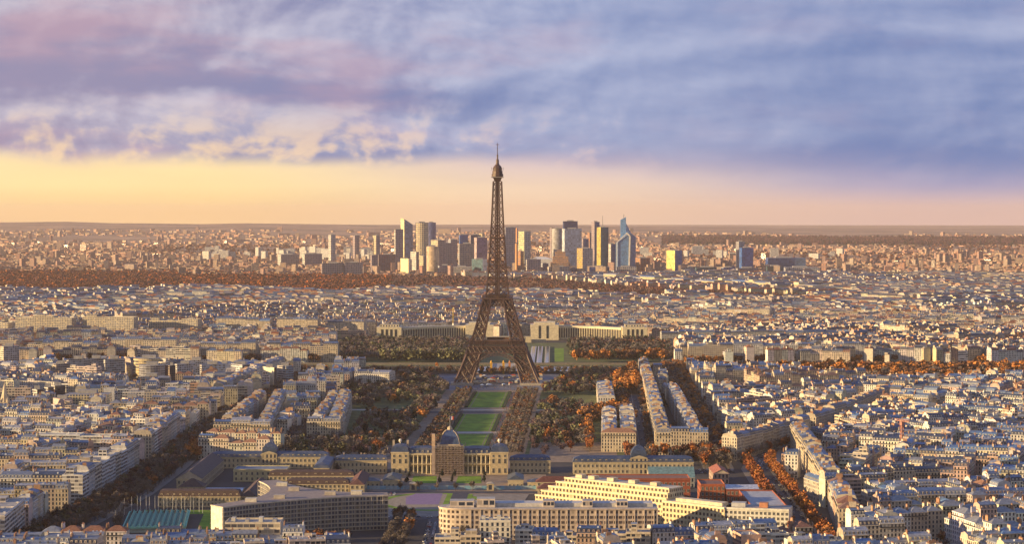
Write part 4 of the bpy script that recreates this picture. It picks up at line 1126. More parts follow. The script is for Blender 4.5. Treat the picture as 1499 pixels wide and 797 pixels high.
hall('shed', 'wide low shed with a pale blue metal roof among the brown roofs', -234, 1630, 30, 26, 5, 1.6, wallc=(.4,.4,.38), rc=(.45,.55,.66), cat='shed', gable=True)
hall('shed', 'low grey shed behind the curved office block', -150, 1560, 40, 14, 5, 1.6, wallc=(.4,.38,.33), rc=(.25,.22,.2), cat='shed', gable=True)
# right of the school
hall('stable_block', 'dark red-roofed long block behind the long sunlit ministry', 60, 1665, 80, 12, 7.5, 4.2, rc=(.14,.05,.04), rm=M_TIL, nw=18, cat='building', group='red roofed blocks')
hall('stable_block', 'shorter dark red-roofed block at the right end of the forecourt', 38, 1628, 34, 11, 7, 4, rc=(.13,.05,.045), rm=M_TIL, nw=8, cat='building', group='red roofed blocks')
BR = (.30,.085,.05)
hall('brick_school', 'long flat-topped red brick building behind the sunlit ministry', 100, 1618, 86, 26, 17, 0, wallc=BR, rc=(.26,.13,.10), nw=24, rows_=3, cat='building', group='red brick buildings')
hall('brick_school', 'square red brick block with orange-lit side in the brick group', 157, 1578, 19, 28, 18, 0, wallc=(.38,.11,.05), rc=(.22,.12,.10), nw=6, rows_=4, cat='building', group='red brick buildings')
hall('brick_school', 'red brick wing with long white skylight roof at the right of the brick group', 180, 1574, 25, 22, 15, 2.2, wallc=BR, rc=(.62,.64,.68), nw=8, rows_=3, cat='building', group='red brick buildings', gable=True)
hall('brick_school', 'red brick block with grey cluttered roof at the corner of the orange-tree avenue', 189, 1512, 26, 80, 15, 0, wallc=BR, rc=(.42,.44,.48), nw=7, rows_=3, cat='building', group='red brick buildings')
hall('brick_school', 'narrow stepped red brick wing left in the brick group', 66, 1590, 26, 16, 14, 0, wallc=(.24,.07,.05), rc=(.25,.2,.18), nw=8, rows_=3, cat='building', group='red brick buildings')
hall('sports_hall', 'hall with a low green and orange pitched roof between barracks and brick school', 134, 1690, 38, 26, 9, 7.5, wallc=(.35,.36,.36), rc=(.20,.33,.30), cat='hall', gable=True)
hall('brick_gallery', 'small terracotta-roofed gallery at the head of the orange-tree avenue', 178, 1722, 13, 40, 9, 3.5, wallc=(.55,.40,.33), rc=(.38,.14,.09), rm=M_TIL, cat='building', gable=True)

# ---------------------------------------------------------------- three winged office block
def curved_block():
    C = Vector((-150, 1455)); E = [Vector((-91, 1463)), Vector((-187, 1536)), Vector((-207, 1402))]
    def outline(pad):
        pts = []; ends = []
        for i in range(3):
            u = (E[i]-C).normalized(); n = Vector((-u.y, u.x)); a = E[i]-n*(7+pad); b = E[i]+n*(7+pad)
            ends.append((a, b, u))
        for i in range(3):
            a, b, u = ends[i]; a2, b2, u2 = ends[(i+1) % 3]; bis = (u+u2); bis = bis.normalized() if bis.length > .05 else Vector((-u.y, u.x))
            k = C+bis*(6+pad)
            pts.append((a, 'end')); pts.append((b, 'arc'))
            for s in range(1, 14):
                t_ = s/14; p = b*(1-t_)**2+k*2*t_*(1-t_)+a2*t_*t_
                pts.append((p, 'arc'))
        return pts
    e = empty('curved_office_block', (C.x, C.y, 0), 0, label='three-winged grey office block with concave banded facades and blank white ends', cat='office building')
    o = [((p.x-C.x, p.y-C.y), k) for p, k in outline(0)]; h = 24.6
    mb = MB(); n = len(o); acc = 0
    for i in range(n):
        (a, k), (b, _) = o[i], o[(i+1) % n]; l = math.hypot(b[0]-a[0], b[1]-a[1]); nu = l/2.6
        mb.f([(*a,0),(*b,0),(*b,h),(*a,h)], M_OFF if k == 'arc' else M_PLN, (.33,.31,.28) if k == 'arc' else (.72,.68,.58), [(acc,0),(acc+nu,0),(acc+nu,8),(acc,8)]); acc += nu
    mb.build('wall', e)
    rf = MB(); rf.f([(*p, h) for p, _ in o], M_PLN, (.34,.27,.24))
    ou = [(p.x-C.x, p.y-C.y) for p, _ in outline(.7)]
    rf.poly(ou, h+.02, h+.9, M_PLN, (.62,.56,.46), top=M_PLN, tc=(.30,.25,.23)); ro = rf.build('roof', e)
    for i, ev in enumerate(E):
        for k in (.3, .62):
            c = C.lerp(ev, k)-C; p = MB(); p.box(c.x-4, c.x+4, c.y-2.5, c.y+2.5, h+.95, h+3.6, M_PLN, ((.45,.40,.34),(.6,.56,.48))[k > .5]); p.build('plant_room', ro)
    ou2 = [(p.x-C.x, p.y-C.y, k) for p, k in outline(1.3)]; m2 = len(ou2)
    for f in range(1, 8):
        sb = MB(); z = f*h/8
        for i in range(m2):
            a, b = ou2[i], ou2[(i+1) % m2]; a1, b1 = o[i][0], o[(i+1) % n][0]
            if a[2] == 'end': continue
            sb.f([(a[0],a[1],z-.12),(b[0],b[1],z-.12),(b[0],b[1],z+.22),(a[0],a[1],z+.22)], M_PLN, (.52,.47,.40))
            sb.f([(a[0],a[1],z+.22),(b[0],b[1],z+.22),(b1[0],b1[1],z+.22),(a1[0],a1[1],z+.22)], M_PLN, (.52,.47,.40))
            sb.f([(a1[0],a1[1],z-.12),(b1[0],b1[1],z-.12),(b[0],b[1],z-.12),(a[0],a[1],z-.12)], M_PLN, (.52,.47,.40))
        sb.build('balcony_slab', e)
    fn = MB(); 
    for i in range(m2):
        if ou2[i][2] == 'end': continue
        a, b = ou2[i], ou2[(i+1) % m2]
        for s in (0, .5):
            x, y = a[0]+(b[0]-a[0])*s, a[1]+(b[1]-a[1])*s; fn.beam((x, y, 3.5), (x, y, h), .35, M_PLN, (.5,.46,.4))
    fn.build('facade_fins', e)
curved_block()
# pink ministry with the rounded corner
def pink_ministry():
    e = empty('ministry', (0, 1412, 0), 0, label='long pinkish ministry with rounded left corner and rows of square dark windows', cat='office building')
    arc = [(-30+22*math.cos(a), 12+12*math.sin(a)) for a in [math.pi/2+math.pi*k/12 for k in range(13)]]
    o = arc+[(103, 0), (103, 24)]; h = 21.4; wc = (.60,.50,.41)
    mb = MB(); mb.poly(o, 0, h, M_OFF2, wc, top=M_PLN, tc=(.34,.33,.32), bay=3.4, flo=3.56); 
    n = len(o)
    mb.build('wall', e)
    cor = MB(); s = [(x-.6 if x < -30 else x, y+(-.8 if y < 12 else .8)) for x, y in o]; cor.poly(s, h+.01, h+.8, M_PLN, (.66,.54,.45), top=M_PLN, tc=(.40,.38,.37)); co = cor.build('cornice', e)
    pm = MB()
    for k in range(20): x = -29+k*6.8; pm.box(x-.3, x+.3, -.4, -.02, 0, h-.2, M_PLN, (.64,.54,.45))
    pm.build('pilasters', e)
    windows(e, (-30, 0), (103-1.6, 0), 11.3, 39, 1.7, 2.0, 1, 0, (.55,.42,.36)); windows(e, (-30, 0), (103-1.6, 0), 14.9, 39, 1.7, 2.0, 1, 0, (.55,.42,.36))
    ro = MB()
    ro.box(-26, 100, 8, 21, h+.85, h+3.4, M_PLN, (.55,.53,.50), top=M_PLN, tc=(.52,.52,.53))
    r_ = ro.build('roof', e)
    for x0, x1, hh in ((-44,-27,5.5), (-25,-12,7), (22,30,5.6), (50,57,5.6), (74,82,5.4)):
        p = MB(); p.box(x0, x1, 4.5, 15, h+.86, h+hh, M_MOD, (.64,.55,.47), uvs=(3, 3, 1), top=M_PLN, tc=(.4,.4,.4)); p.build('penthouse', r_)
M_OFF2 = mat_windows('stone_wall_with_square_windows', .22, .78, .22, .76, glass=(.045,.035,.035), shut=.08)
pink_ministry()
def sunlit_ministry():
    A, B = Vector((18, 1547)), Vector((112, 1470)); D = (B-A); Ln = D.length; D.normalize(); ang = math.atan2(D.y, D.x)
    e = empty('long_ministry', (A.x, A.y, 0), ang, label='long pale yellow ministry with stepped left end, its side lit by the sun', cat='office building')
    wc = (.70,.60,.38); z = 0  # pale walls with the yellow sunlight put into their colour
    tiers = [(0, 0, 12.6), (5, 1.2, 16.4), (11, 2.6, 20.2), (17, 4.2, 24.0), (24, 6.0, 27.4)]
    for k, (x, y, zt) in enumerate(tiers):
        mb = MB(); nf = 4 if k == 0 else 1
        mb.box(x, Ln, y, 26-y*.3, z+(.003 if k else 0), zt, M_OFF2, wc, uvs=(round((Ln-x)/3.4), 7, nf), top=M_PLN, tc=(.58,.52,.42))
        mb.build('storey', e); 
        pr = MB(); pr.box(x-.3, Ln, y-.35, y-.02, zt-.4, zt+.7, M_PLN, (.74,.65,.45)); pr.build('parapet', e); z = zt
    for x in (30, 42, 60, 80, 100):
        p = MB(); p.box(x, x+6, 12, 18, 27.45, 30, M_PLN, (.62,.52,.36)); p.build('plant_room', e)
    A2, B2 = Vector((110, 1466)), Vector((152, 1431)); D2 = B2-A2; L2 = D2.length; a2 = math.atan2(D2.y, D2.x)
    e = empty('long_ministry', (A2.x, A2.y, 0), a2, label='lower pale yellow continuation of the long sunlit ministry, same slanting line', cat='office building')
    mb = MB(); mb.box(0, L2, 0, 20, 0, 19.5, M_OFF2, wc, uvs=(round(L2/3.2), 6, 5), top=M_PLN, tc=(.45,.42,.38)); mb.build('wall', e)
    mb = MB(); mb.box(0, L2, -.5, -.02, 18.8, 20.3, M_PLN, (.74,.65,.45)); mb.box(8, L2-6, 6, 14, 19.55, 22, M_PLN, (.66,.56,.40)); mb.build('roof', e)
    e = empty('long_ministry', (152, 1432, 0), R(-14), label='white-grey end block of the long ministry facing us with four rows of windows', cat='office building')
    mb = MB(); mb.box(.2, 46, 0, 24, 0, 19.5, M_PLN, (.64,.62,.55), top=M_PLN, tc=(.35,.34,.33)); mb.build('wall', e)
    windows(e, (.2, 0), (46, 0), 5.2, 15, 1.6, 2.0, 4, 3.5, (.66,.64,.58))
    mb = MB(); mb.box(.2, 46, -.5, -.02, 18.8, 20.3, M_PLN, (.7,.68,.6)); mb.box(24, 30, 8, 14, 19.55, 23, M_PLN, (.5,.22,.12)); mb.box(4, 14, 8, 16, 19.55, 22.5, M_PLN, (.45,.45,.46)); mb.build('roof', e)
sunlit_ministry()
hall('office_annex', 'low grey flat-roofed annex behind the pink ministry', 10, 1490, 46, 26, 12, 0, wallc=(.42,.40,.36), rc=(.28,.30,.30), nw=12, rows_=3, cat='building')
hall('office_annex', 'beige boxy annex between the pink ministry and the sunlit one', 38, 1462, 50, 18, 15, 0, wallc=(.55,.47,.36), rc=(.34,.34,.34), nw=14, rows_=4, cat='building')
hall('office_annex', 'small dark glass-topped annex right of the sports court', -20, 1500, 16, 14, 9, 0, wallc=(.25,.28,.32), rc=(.12,.16,.22), cat='building')
# foreground blocks
def banded(name, label, x, y, w, d, h, wc, st, nb_, fl, wn=True):
    e = empty(name, (x, y, 0), 0, label=label, cat='apartment building')
    mb = MB(); mb.f([(-w/2,0,0),(w/2,0,0),(w/2,0,h),(-w/2,0,h)], st, wc, [(0,0),(nb_,0),(nb_,fl),(0,fl)])
    mb.f([(w/2,0,0),(w/2,d,0),(w/2,d,h),(w/2,0,h)], M_PLN, wc); mb.f([(-w/2,d,0),(-w/2,0,0),(-w/2,0,h),(-w/2,d,h)], M_PLN, wc); mb.f([(w/2,d,0),(-w/2,d,0),(-w/2,d,h),(w/2,d,h)], st, wc, [(0,0),(nb_,0),(nb_,fl),(0,fl)])
    mb.build('wall', e)
    rf = MB(); rf.f([(-w/2,0,h),(w/2,0,h),(w/2,d,h),(-w/2,d,h)], M_PLN, (.38,.36,.34))
    for b in ((-w/2,w/2,0,.35), (-w/2,w/2,d-.35,d), (-w/2,-w/2+.35,.35,d-.35), (w/2-.35,w/2,.35,d-.35)): rf.box(*b, h+.003, h+1, M_PLN, wc)
    r = rf.build('roof', e)
    for k in range(4):
        c = MB(); xx = -w/2+w*(k+.5)/4; c.box(xx-1.4, xx+1.2, d*.4, d*.7, h+.01, h+(2.6, 1.6, 3, 1.8)[k], M_PLN, ((.6,.57,.5),(.35,.34,.34))[k % 2]); c.build('plant_room', r)
    return e
banded('banded_block', 'beige flat-roofed block with horizontal window bands in front of the curved office block', -169, 1302, 36, 20, 28.5, (.60,.53,.42), M_RIB, 9, 8)
banded('white_block', 'slim white block with small square windows in front of the pink ministry', -11, 1298, 20, 14, 30.5, (.74,.70,.60), M_WALL, 6, 9)
# glass roof with mint green frames
def green_roof():
    e = empty('glass_roofed_hall', (-263, 1482, 0), R(7), label='low hall with dark glass roof in slanting mint green frames at lower left', cat='hall')
    mb = MB(); mb.box(-22, 22, -38, 38, 0, 3.5, M_PLN, (.42,.5,.46)); mb.build('wall', e)
    G_ = (.28,.62,.48); rf = MB()
    n = 11
    for k in range(n):
        x0 = -22+44*k/n; x1 = x0+44/n; xm = x0+(x1-x0)*.72
        rf.f([(x0,-38,3.6),(xm,-38,5.9),(xm,38,5.9),(x0,38,3.6)], M_PANE, (.1,.1,.1)); rf.f([(xm,-38,5.9),(x1,-38,3.6),(x1,38,3.6),(xm,38,5.9)], M_PLN, G_)
        rf.f([(x0,-38,3.5),(x1,-38,3.6),(xm,-38,5.9)], M_PLN, G_); rf.f([(x1,38,3.6),(x0,38,3.5),(xm,38,5.9)], M_PLN, G_)
    ro = rf.build('roof', e)
    ed = MB(); ed.box(-22.6, 22.6, -39, -38.02, 3, 4.4, M_PLN, G_); ed.box(-22.6, 22.6, 38.02, 39, 3, 4.4, M_PLN, G_); ed.box(-22.8, -22.02, -38, 38, 3, 4.4, M_PLN, G_); ed.box(22.02, 22.8, -38, 38, 3, 4.4, M_PLN, G_); ed.build('gutter', ro)
green_roof()
sheet('lawn', [(-228, 1440), (-212, 1440), (-222, 1552), (-285, 1552), (-285, 1532), (-236, 1532)], .15, M_LAWN)
pole = MB(); pole.lathe([(.14,0),(.07,13)], 6, M_PLN, (.75,.75,.75)); pole_me = pole.mesh('flagpole')
for k in range(26):
    x, y = (-292+k*3.4, 1536+ (k % 2)*5) if k < 17 else (-296+(k-17)*.8, 1528-(k-17)*9)
    o = bpy.data.objects.new('flagpole', pole_me); COL.objects.link(o); o.location = (x, y, 0)
    tag(o, 'slim white flagpole in the ranks of poles beside the green-framed glass roof', 'flagpole', 'flagpoles by the glass roof')
# school square: sports court, drives, oval
sheet('square_paving', [(-112, 1505), (0, 1505), (14, 1640), (-120, 1640)], .13, mat_flat('pale_square_paving', (.24,.21,.18), .9, .25, .15))
sheet('sports_court', [(-84, 1582), (-58, 1582), (-57, 1644), (-79, 1644), (-86, 1620)], .2, mat_flat('violet_court', (.25,.17,.30), .8, .15, .3))
def oval(name, cx, cyy, rx, ry, z, m, n=36):
    mb = MB(); mb.f([(cx+rx*math.cos(2*math.pi*k/n), cyy+ry*math.sin(2*math.pi*k/n), z) for k in range(n)], m); o = mb.build(name); o['kind'] = 'structure'
oval('oval_lawn', -64, 1598, 42, 50, .15, M_LAWN); oval('oval_track', -64, 1598, 36, 44, .18, mat_flat('oval_sand', (.30,.25,.19), .9, .2, .3))
sheet('lawn', [(-55, 1574), (-49, 1574), (-48, 1640), (-53, 1640)], .21, M_LAWN); sheet('lawn', [(-40, 1574), (-34, 1574), (-32, 1640), (-37, 1640)], .21, M_LAWN)
road('drive', [(-47, 1240), (-46, 1500), (-42, 1650)], 6.5, .22, M_ASPH)
road('street', [(-118, 1512), (10, 1512)], 7, .2, M_ASPH)
road('street', [(-120, 1652), (30, 1650)], 6, .2, M_ASPH)
road('street', [(-47, 1240), (-47, 1505)], 16, .17, M_ASPH)

# ---------------------------------------------------------------- palace with two curved wings
def palace(sx):
    nm = 'left' if sx < 0 else 'right'
    e = empty('palace_wing', (0, 3640, 0), 0, label=f"{nm} half of the pale stone palace with a curved colonnade between two square pavilions", cat='palace')
    wc = (.68,.60,.42); h = 25
    mb = MB(); a, b = sorted((sx*34, sx*84)); mb.box(a, b, -22, 22, 0, 27.5, M_PLN, wc, top=M_PLN, tc=(.45,.43,.4)); mb.box(a+6, b-6, -16, 16, 27.52, 31.5, M_PLN, wc); mb.build('pavilion', e)
    for x in ((48, 52), (62, 66)):
        a, b = sorted((sx*x[0], sx*x[1])); mb = MB(); mb.box(a, b, -22.25, -22.05, 3, 26, M_PANE); mb.build('window', e)
    arc = []
    for k in range(27):
        t_ = k/26; x = 84+t_*112; y = -4-66*(t_**2.1)
        arc.append((sx*x, y))
    def off(i, w):
        p = Vector(arc[max(0, i-1)]); q = Vector(arc[min(26, i+1)]); d = (q-p).normalized(); n = Vector((-d.y, d.x))*sx
        return (arc[i][0]+n.x*w, arc[i][1]+n.y*w)
    mb = MB(); cor = MB()
    for i in range(26):
        f0, f1, b0, b1 = off(i, 0), off(i+1, 0), off(i, 18), off(i+1, 18)
        if sx < 0: f0, f1, b0, b1 = f1, f0, b1, b0
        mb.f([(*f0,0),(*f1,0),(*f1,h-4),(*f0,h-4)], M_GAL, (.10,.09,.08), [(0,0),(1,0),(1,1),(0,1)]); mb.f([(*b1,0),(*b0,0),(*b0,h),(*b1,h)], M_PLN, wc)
        g0, g1 = off(i, -1.6), off(i+1, -1.6)
        if sx < 0: g0, g1 = g1, g0
        cor.f([(*g0,h-4),(*g1,h-4),(*g1,h),(*g0,h)], M_PLN, wc); cor.f([(*g0,h),(*g1,h),(*b1,h),(*b0,h)], M_PLN, (.50,.46,.38)); cor.f([(*f0,h-4),(*f1,h-4),(*g1,h-4),(*g0,h-4)], M_PLN, wc)
        cor.f([(*g0,0),(*g1,0),(*g1,3.5),(*g0,3.5)], M_PLN, wc); cor.f([(*g0,3.5),(*g1,3.5),(*f1,3.5),(*f0,3.5)], M_PLN, wc)
    mb.build('gallery_wall', e); cor.build('cornice', e)
    for i in range(27):
        p = off(i, -1.0); c = MB(); d = .95; c.box(p[0]-d, p[0]+d, p[1]-d, p[1]+d*.8, 3.5, h-4, M_PLN, (.66,.58,.40)); c.build('pier', e)
    ex, ey = arc[-1]
    mb = MB(); a, b = sorted((ex, ex+sx*44)); mb.box(a, b, ey-16, ey+26, 0, 27, M_PLN, wc, top=M_PLN, tc=(.46,.44,.4)); mb.box(a+5, b-5, ey-8, ey+20, 27.02, 31, M_WALL, wc, uvs=(7, 5, 1)); mb.build('pavilion', e)
    for k in range(4):
        x = a+8+k*8; mb = MB(); mb.box(x, x+4, ey-16.25, ey-16.03, 4, 23, M_PANE); mb.build('window', e)
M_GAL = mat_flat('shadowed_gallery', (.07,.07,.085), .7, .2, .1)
palace(-1); palace(1)
sheet('palace_terrace', [(-32, 3560), (32, 3560), (32, 3700), (-32, 3700)], .3, mat_flat('terrace_paving', (.40,.36,.30), .85, .1, .05))
mb = MB(); mb.box(-34, 34, 3545, 3556, 0, 11, M_PLN, (.60,.52,.35)); mb.box(-60, 60, 3556.1, 3562, 0, 5, M_PLN, (.55,.48,.34)); tag(mb.build('terrace_wall'), 'cream terrace wall between the palace wings above the fountains', 'wall')
for k, x in enumerate((12, 23, 35)):
    e = empty('fountain_basin', (x+18, 3050, 0), R(-1.2), label=('first','second','third')[k]+' long pale fountain channel below the palace terrace, counted from left', cat='fountain')
    mb = MB(); c = (.58,.55,.60) if k < 2 else (.50,.44,.28); mb.box(-4, 4, 0, 380, 0, 1.4, M_PLN, c); mb.build('rim', e)
    mb = MB(); mb.box(-2.4, 2.4, 3, 377, 1.41, 1.5, M_WATR); mb.build('water', e)
sheet('lawn', [(66, 3100), (80, 3100), (88, 3400), (72, 3400)], .16, M_LAWN)
# bridge and quay walls
e = empty('bridge', (AX(2900), 2885, 0), 0, label='pale stone bridge crossing the river just behind the iron tower', cat='bridge')
mb = MB(); mb.box(-17, 17, 0, 135, 1.2, 3.2, M_PLN, (.42,.39,.34), bottom=True); mb.build('deck', e)
for s in (-1, 1): mb = MB(); mb.box(s*17-.4, s*17+.4, 0, 135, 3.21, 4.3, M_PLN, (.55,.5,.43)); mb.build('parapet', e)
for y, l in ((3030, 'far'), (2872, 'near')):
    mb = MB(); mb.box(-1000, 1000, y-1, y+1, 0, 3.4, M_PLN, (.20,.18,.16)); tag(mb.build('quay_wall'), f"long pale quay wall on the {l} bank of the river", 'wall', 'river quay walls')
# ---------------------------------------------------------------- towers and modern slabs
def tower(px0, px1, yt, D, split, style, cL, cR=None, label='', name='office_tower', cat='tower', group=None, phi=60, slope=None, crown=None, round_=False, flo=7.6, bay=7.0):
    """box turned so that its left face takes the share `split` of its width in view"""
    x0, x1 = xat(px0, D), xat(px1, D); w = x1-x0; zt = zat(yt, D); cR = cR or cL  # many colour pairs put a sunlit left and a shaded right tone into the walls
    e = empty(name, (x0+w*split, D, 0), 0, label=label, cat=cat, group=group)
    mb = MB()
    if round_:
        n = 20; rx, ry = w/2, w*.38; cx = w/2-w*split
        o = [(cx+rx*math.cos(2*math.pi*k/n), ry+ry*math.sin(2*math.pi*k/n)) for k in range(n)]
        mb.poly(o, 0, zt, style, cL, top=M_PLN, tc=(.3,.3,.3), bay=bay, flo=flo)
    else:
        ph = R(phi); wl = w*split; wr = w-wl
        a = max(wl/math.cos(ph), 6); b = wr/math.cos(math.pi/2-ph) if wr > 0 else 10
        # corner nearest the viewer at the origin; left face runs left/back, right face right/back
        if split < .04: 
            o = [(0,0),(w,0),(w,w*.6),(0,w*.6)]
        else:
            lv = Vector((-math.cos(ph), math.sin(ph)))*a; rv = Vector((math.sin(ph), math.cos(ph)))*b
            lv *= wl/abs(lv.x); rv *= wr/abs(rv.x)
            o = [(lv.x, lv.y), (0, 0), (rv.x, rv.y), (lv.x+rv.x, lv.y+rv.y)]
        zz = slope or [0, 0, 0, 0]; tz = [zt+k for k in zz]
        for i in range(4):
            p, q = o[i], o[(i+1) % 4]; l = math.hypot(q[0]-p[0], q[1]-p[1]); nu = max(1, round(l/bay)); j = (i+1) % 4
            left = (i in (0, 3)) if split >= .04 else (i == 3)
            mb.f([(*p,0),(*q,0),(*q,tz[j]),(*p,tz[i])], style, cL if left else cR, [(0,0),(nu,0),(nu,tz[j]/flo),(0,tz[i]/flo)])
        mb.f([(*p, z) for p, z in zip(o, tz)], M_PLN, (.28,.28,.30))
    mb.build('wall', e)
    cr = MB(); cx, cyy = w/2-w*split, w*.45
    if slope is None:
        cr.box(cx-w*.22, cx+w*.22, cyy-w*.1, cyy+w*.1, zt+.01, zt+4, M_PLN, (.3,.3,.32))
        cr.build('plant_room', e)
    if crown: 
        c = MB(); ax, hh = crown; c.beam((cx, cyy, zt), (cx, cyy, zt+hh), ax, M_PLN, (.25,.25,.27)); c.build('antenna', e)
    return e
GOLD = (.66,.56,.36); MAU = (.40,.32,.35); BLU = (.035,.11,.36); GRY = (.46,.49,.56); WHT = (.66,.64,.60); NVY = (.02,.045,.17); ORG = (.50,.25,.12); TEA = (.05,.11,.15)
TG = 'towers of the business district'
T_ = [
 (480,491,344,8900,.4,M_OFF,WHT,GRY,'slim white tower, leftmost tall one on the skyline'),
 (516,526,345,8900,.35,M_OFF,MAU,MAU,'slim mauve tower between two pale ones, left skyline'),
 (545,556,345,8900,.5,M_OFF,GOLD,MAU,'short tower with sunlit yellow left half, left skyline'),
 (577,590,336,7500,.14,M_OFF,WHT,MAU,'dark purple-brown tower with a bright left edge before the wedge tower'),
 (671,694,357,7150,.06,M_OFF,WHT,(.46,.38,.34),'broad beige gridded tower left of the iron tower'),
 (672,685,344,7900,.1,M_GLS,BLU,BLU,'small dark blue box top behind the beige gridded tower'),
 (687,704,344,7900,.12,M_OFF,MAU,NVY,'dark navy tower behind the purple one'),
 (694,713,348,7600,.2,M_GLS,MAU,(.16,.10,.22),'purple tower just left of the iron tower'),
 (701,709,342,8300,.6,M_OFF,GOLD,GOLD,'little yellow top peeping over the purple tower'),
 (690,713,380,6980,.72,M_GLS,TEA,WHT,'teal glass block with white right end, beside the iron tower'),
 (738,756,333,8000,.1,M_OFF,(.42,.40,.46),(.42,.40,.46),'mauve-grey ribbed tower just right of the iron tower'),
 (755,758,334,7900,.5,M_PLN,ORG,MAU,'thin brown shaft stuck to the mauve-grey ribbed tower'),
 (759,777,339,7700,.46,M_OFF,(.75,.68,.40),GRY,'tower with brilliant sunlit yellow left side and pale grey right side'),
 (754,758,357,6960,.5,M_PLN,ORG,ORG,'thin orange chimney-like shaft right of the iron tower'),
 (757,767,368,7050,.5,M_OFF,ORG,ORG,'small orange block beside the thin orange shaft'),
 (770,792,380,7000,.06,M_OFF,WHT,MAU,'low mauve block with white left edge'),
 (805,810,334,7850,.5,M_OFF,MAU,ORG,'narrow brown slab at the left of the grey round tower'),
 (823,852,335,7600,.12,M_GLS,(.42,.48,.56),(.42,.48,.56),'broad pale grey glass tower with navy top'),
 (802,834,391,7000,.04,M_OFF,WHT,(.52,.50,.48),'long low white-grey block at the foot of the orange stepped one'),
 (845,868,364,7200,.34,M_OFF,(.62,.42,.12),GRY,'tower with sunlit ochre-yellow left side and grey right side'),
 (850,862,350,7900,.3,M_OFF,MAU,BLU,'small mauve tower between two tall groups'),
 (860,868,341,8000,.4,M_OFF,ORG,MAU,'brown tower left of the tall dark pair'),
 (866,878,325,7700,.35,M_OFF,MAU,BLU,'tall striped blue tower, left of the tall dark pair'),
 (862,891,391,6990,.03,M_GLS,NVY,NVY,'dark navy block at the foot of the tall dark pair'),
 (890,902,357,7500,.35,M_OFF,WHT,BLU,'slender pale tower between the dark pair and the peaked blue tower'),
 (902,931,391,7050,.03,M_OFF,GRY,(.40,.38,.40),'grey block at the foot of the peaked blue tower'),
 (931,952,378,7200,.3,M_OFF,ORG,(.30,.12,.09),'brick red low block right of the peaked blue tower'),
 (977,999,367,7050,.5,M_GLS,(.66,.56,.20),BLU,'stand-alone tower, sunlit yellow left face and navy right face'),
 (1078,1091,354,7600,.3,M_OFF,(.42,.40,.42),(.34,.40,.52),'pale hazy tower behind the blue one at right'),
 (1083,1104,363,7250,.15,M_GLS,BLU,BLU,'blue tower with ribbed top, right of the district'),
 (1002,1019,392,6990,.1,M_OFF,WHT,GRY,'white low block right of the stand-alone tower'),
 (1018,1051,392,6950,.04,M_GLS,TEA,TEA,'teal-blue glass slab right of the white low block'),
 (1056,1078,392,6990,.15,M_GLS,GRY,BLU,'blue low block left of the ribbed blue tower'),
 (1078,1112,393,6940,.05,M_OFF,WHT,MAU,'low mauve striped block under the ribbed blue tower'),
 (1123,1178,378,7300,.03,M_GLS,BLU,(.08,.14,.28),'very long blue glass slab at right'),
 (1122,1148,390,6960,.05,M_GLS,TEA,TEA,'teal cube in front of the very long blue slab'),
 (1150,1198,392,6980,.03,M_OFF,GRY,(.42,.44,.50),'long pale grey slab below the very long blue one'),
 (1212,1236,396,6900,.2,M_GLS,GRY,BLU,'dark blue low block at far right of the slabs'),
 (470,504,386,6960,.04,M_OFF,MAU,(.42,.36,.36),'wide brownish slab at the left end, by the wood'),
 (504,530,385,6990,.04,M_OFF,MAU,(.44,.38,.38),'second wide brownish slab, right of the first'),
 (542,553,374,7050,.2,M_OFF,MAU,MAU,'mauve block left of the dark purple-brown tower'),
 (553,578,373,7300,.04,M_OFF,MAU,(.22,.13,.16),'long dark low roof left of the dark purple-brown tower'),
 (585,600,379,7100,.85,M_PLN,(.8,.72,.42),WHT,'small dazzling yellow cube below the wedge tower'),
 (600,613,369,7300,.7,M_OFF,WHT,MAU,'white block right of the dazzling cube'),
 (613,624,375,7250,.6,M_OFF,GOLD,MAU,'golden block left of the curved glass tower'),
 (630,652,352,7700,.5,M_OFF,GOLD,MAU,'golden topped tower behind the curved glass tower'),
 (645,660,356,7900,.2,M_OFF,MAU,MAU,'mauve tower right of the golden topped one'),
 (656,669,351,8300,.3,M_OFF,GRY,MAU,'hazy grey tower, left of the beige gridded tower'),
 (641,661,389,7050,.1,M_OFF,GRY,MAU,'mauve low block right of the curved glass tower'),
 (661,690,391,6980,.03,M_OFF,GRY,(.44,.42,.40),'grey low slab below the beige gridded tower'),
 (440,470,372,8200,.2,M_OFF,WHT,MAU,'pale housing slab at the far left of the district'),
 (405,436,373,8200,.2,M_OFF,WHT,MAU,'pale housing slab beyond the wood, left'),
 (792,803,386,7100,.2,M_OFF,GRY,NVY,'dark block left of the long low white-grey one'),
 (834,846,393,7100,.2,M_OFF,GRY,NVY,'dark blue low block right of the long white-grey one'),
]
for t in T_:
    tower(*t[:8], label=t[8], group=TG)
tower(608,627,326,7900,.5,M_OFF,(.66,.56,.38),label='round golden tower right of the wedge tower', group=TG, round_=True)
tower(624,638,326,8000,.5,M_GLS,(.10,.12,.28),label='rounded navy tower overlapping the round golden one', group=TG, round_=True)
tower(624,642,361,7080,.5,M_GLS,(.55,.42,.30),label='curved glass tower with golden left rim in front of the district', group=TG, round_=True, bay=6)
tower(808,824,335,7700,.5,M_GLS,(.36,.36,.38),label='round grey glass tower left of the broad navy-topped one', group=TG, round_=True)
tower(824,846,324,7640,.05,M_GLS,NVY,NVY,label='navy box crowning the broad pale grey tower', group=TG)
tower(874,891,333,7450,.32,M_GLS,(.42,.34,.10),(.02,.07,.12),label='tall dark glass tower with mast and sunlit gold left side', group=TG, crown=(1.6, 42))
tower(586,604,329,7900,.32,M_GLS,(.70,.62,.38),(.12,.18,.34),label='wedge-topped glass tower, highest at its left edge', group=TG, slope=[26, 22, 0, 4])
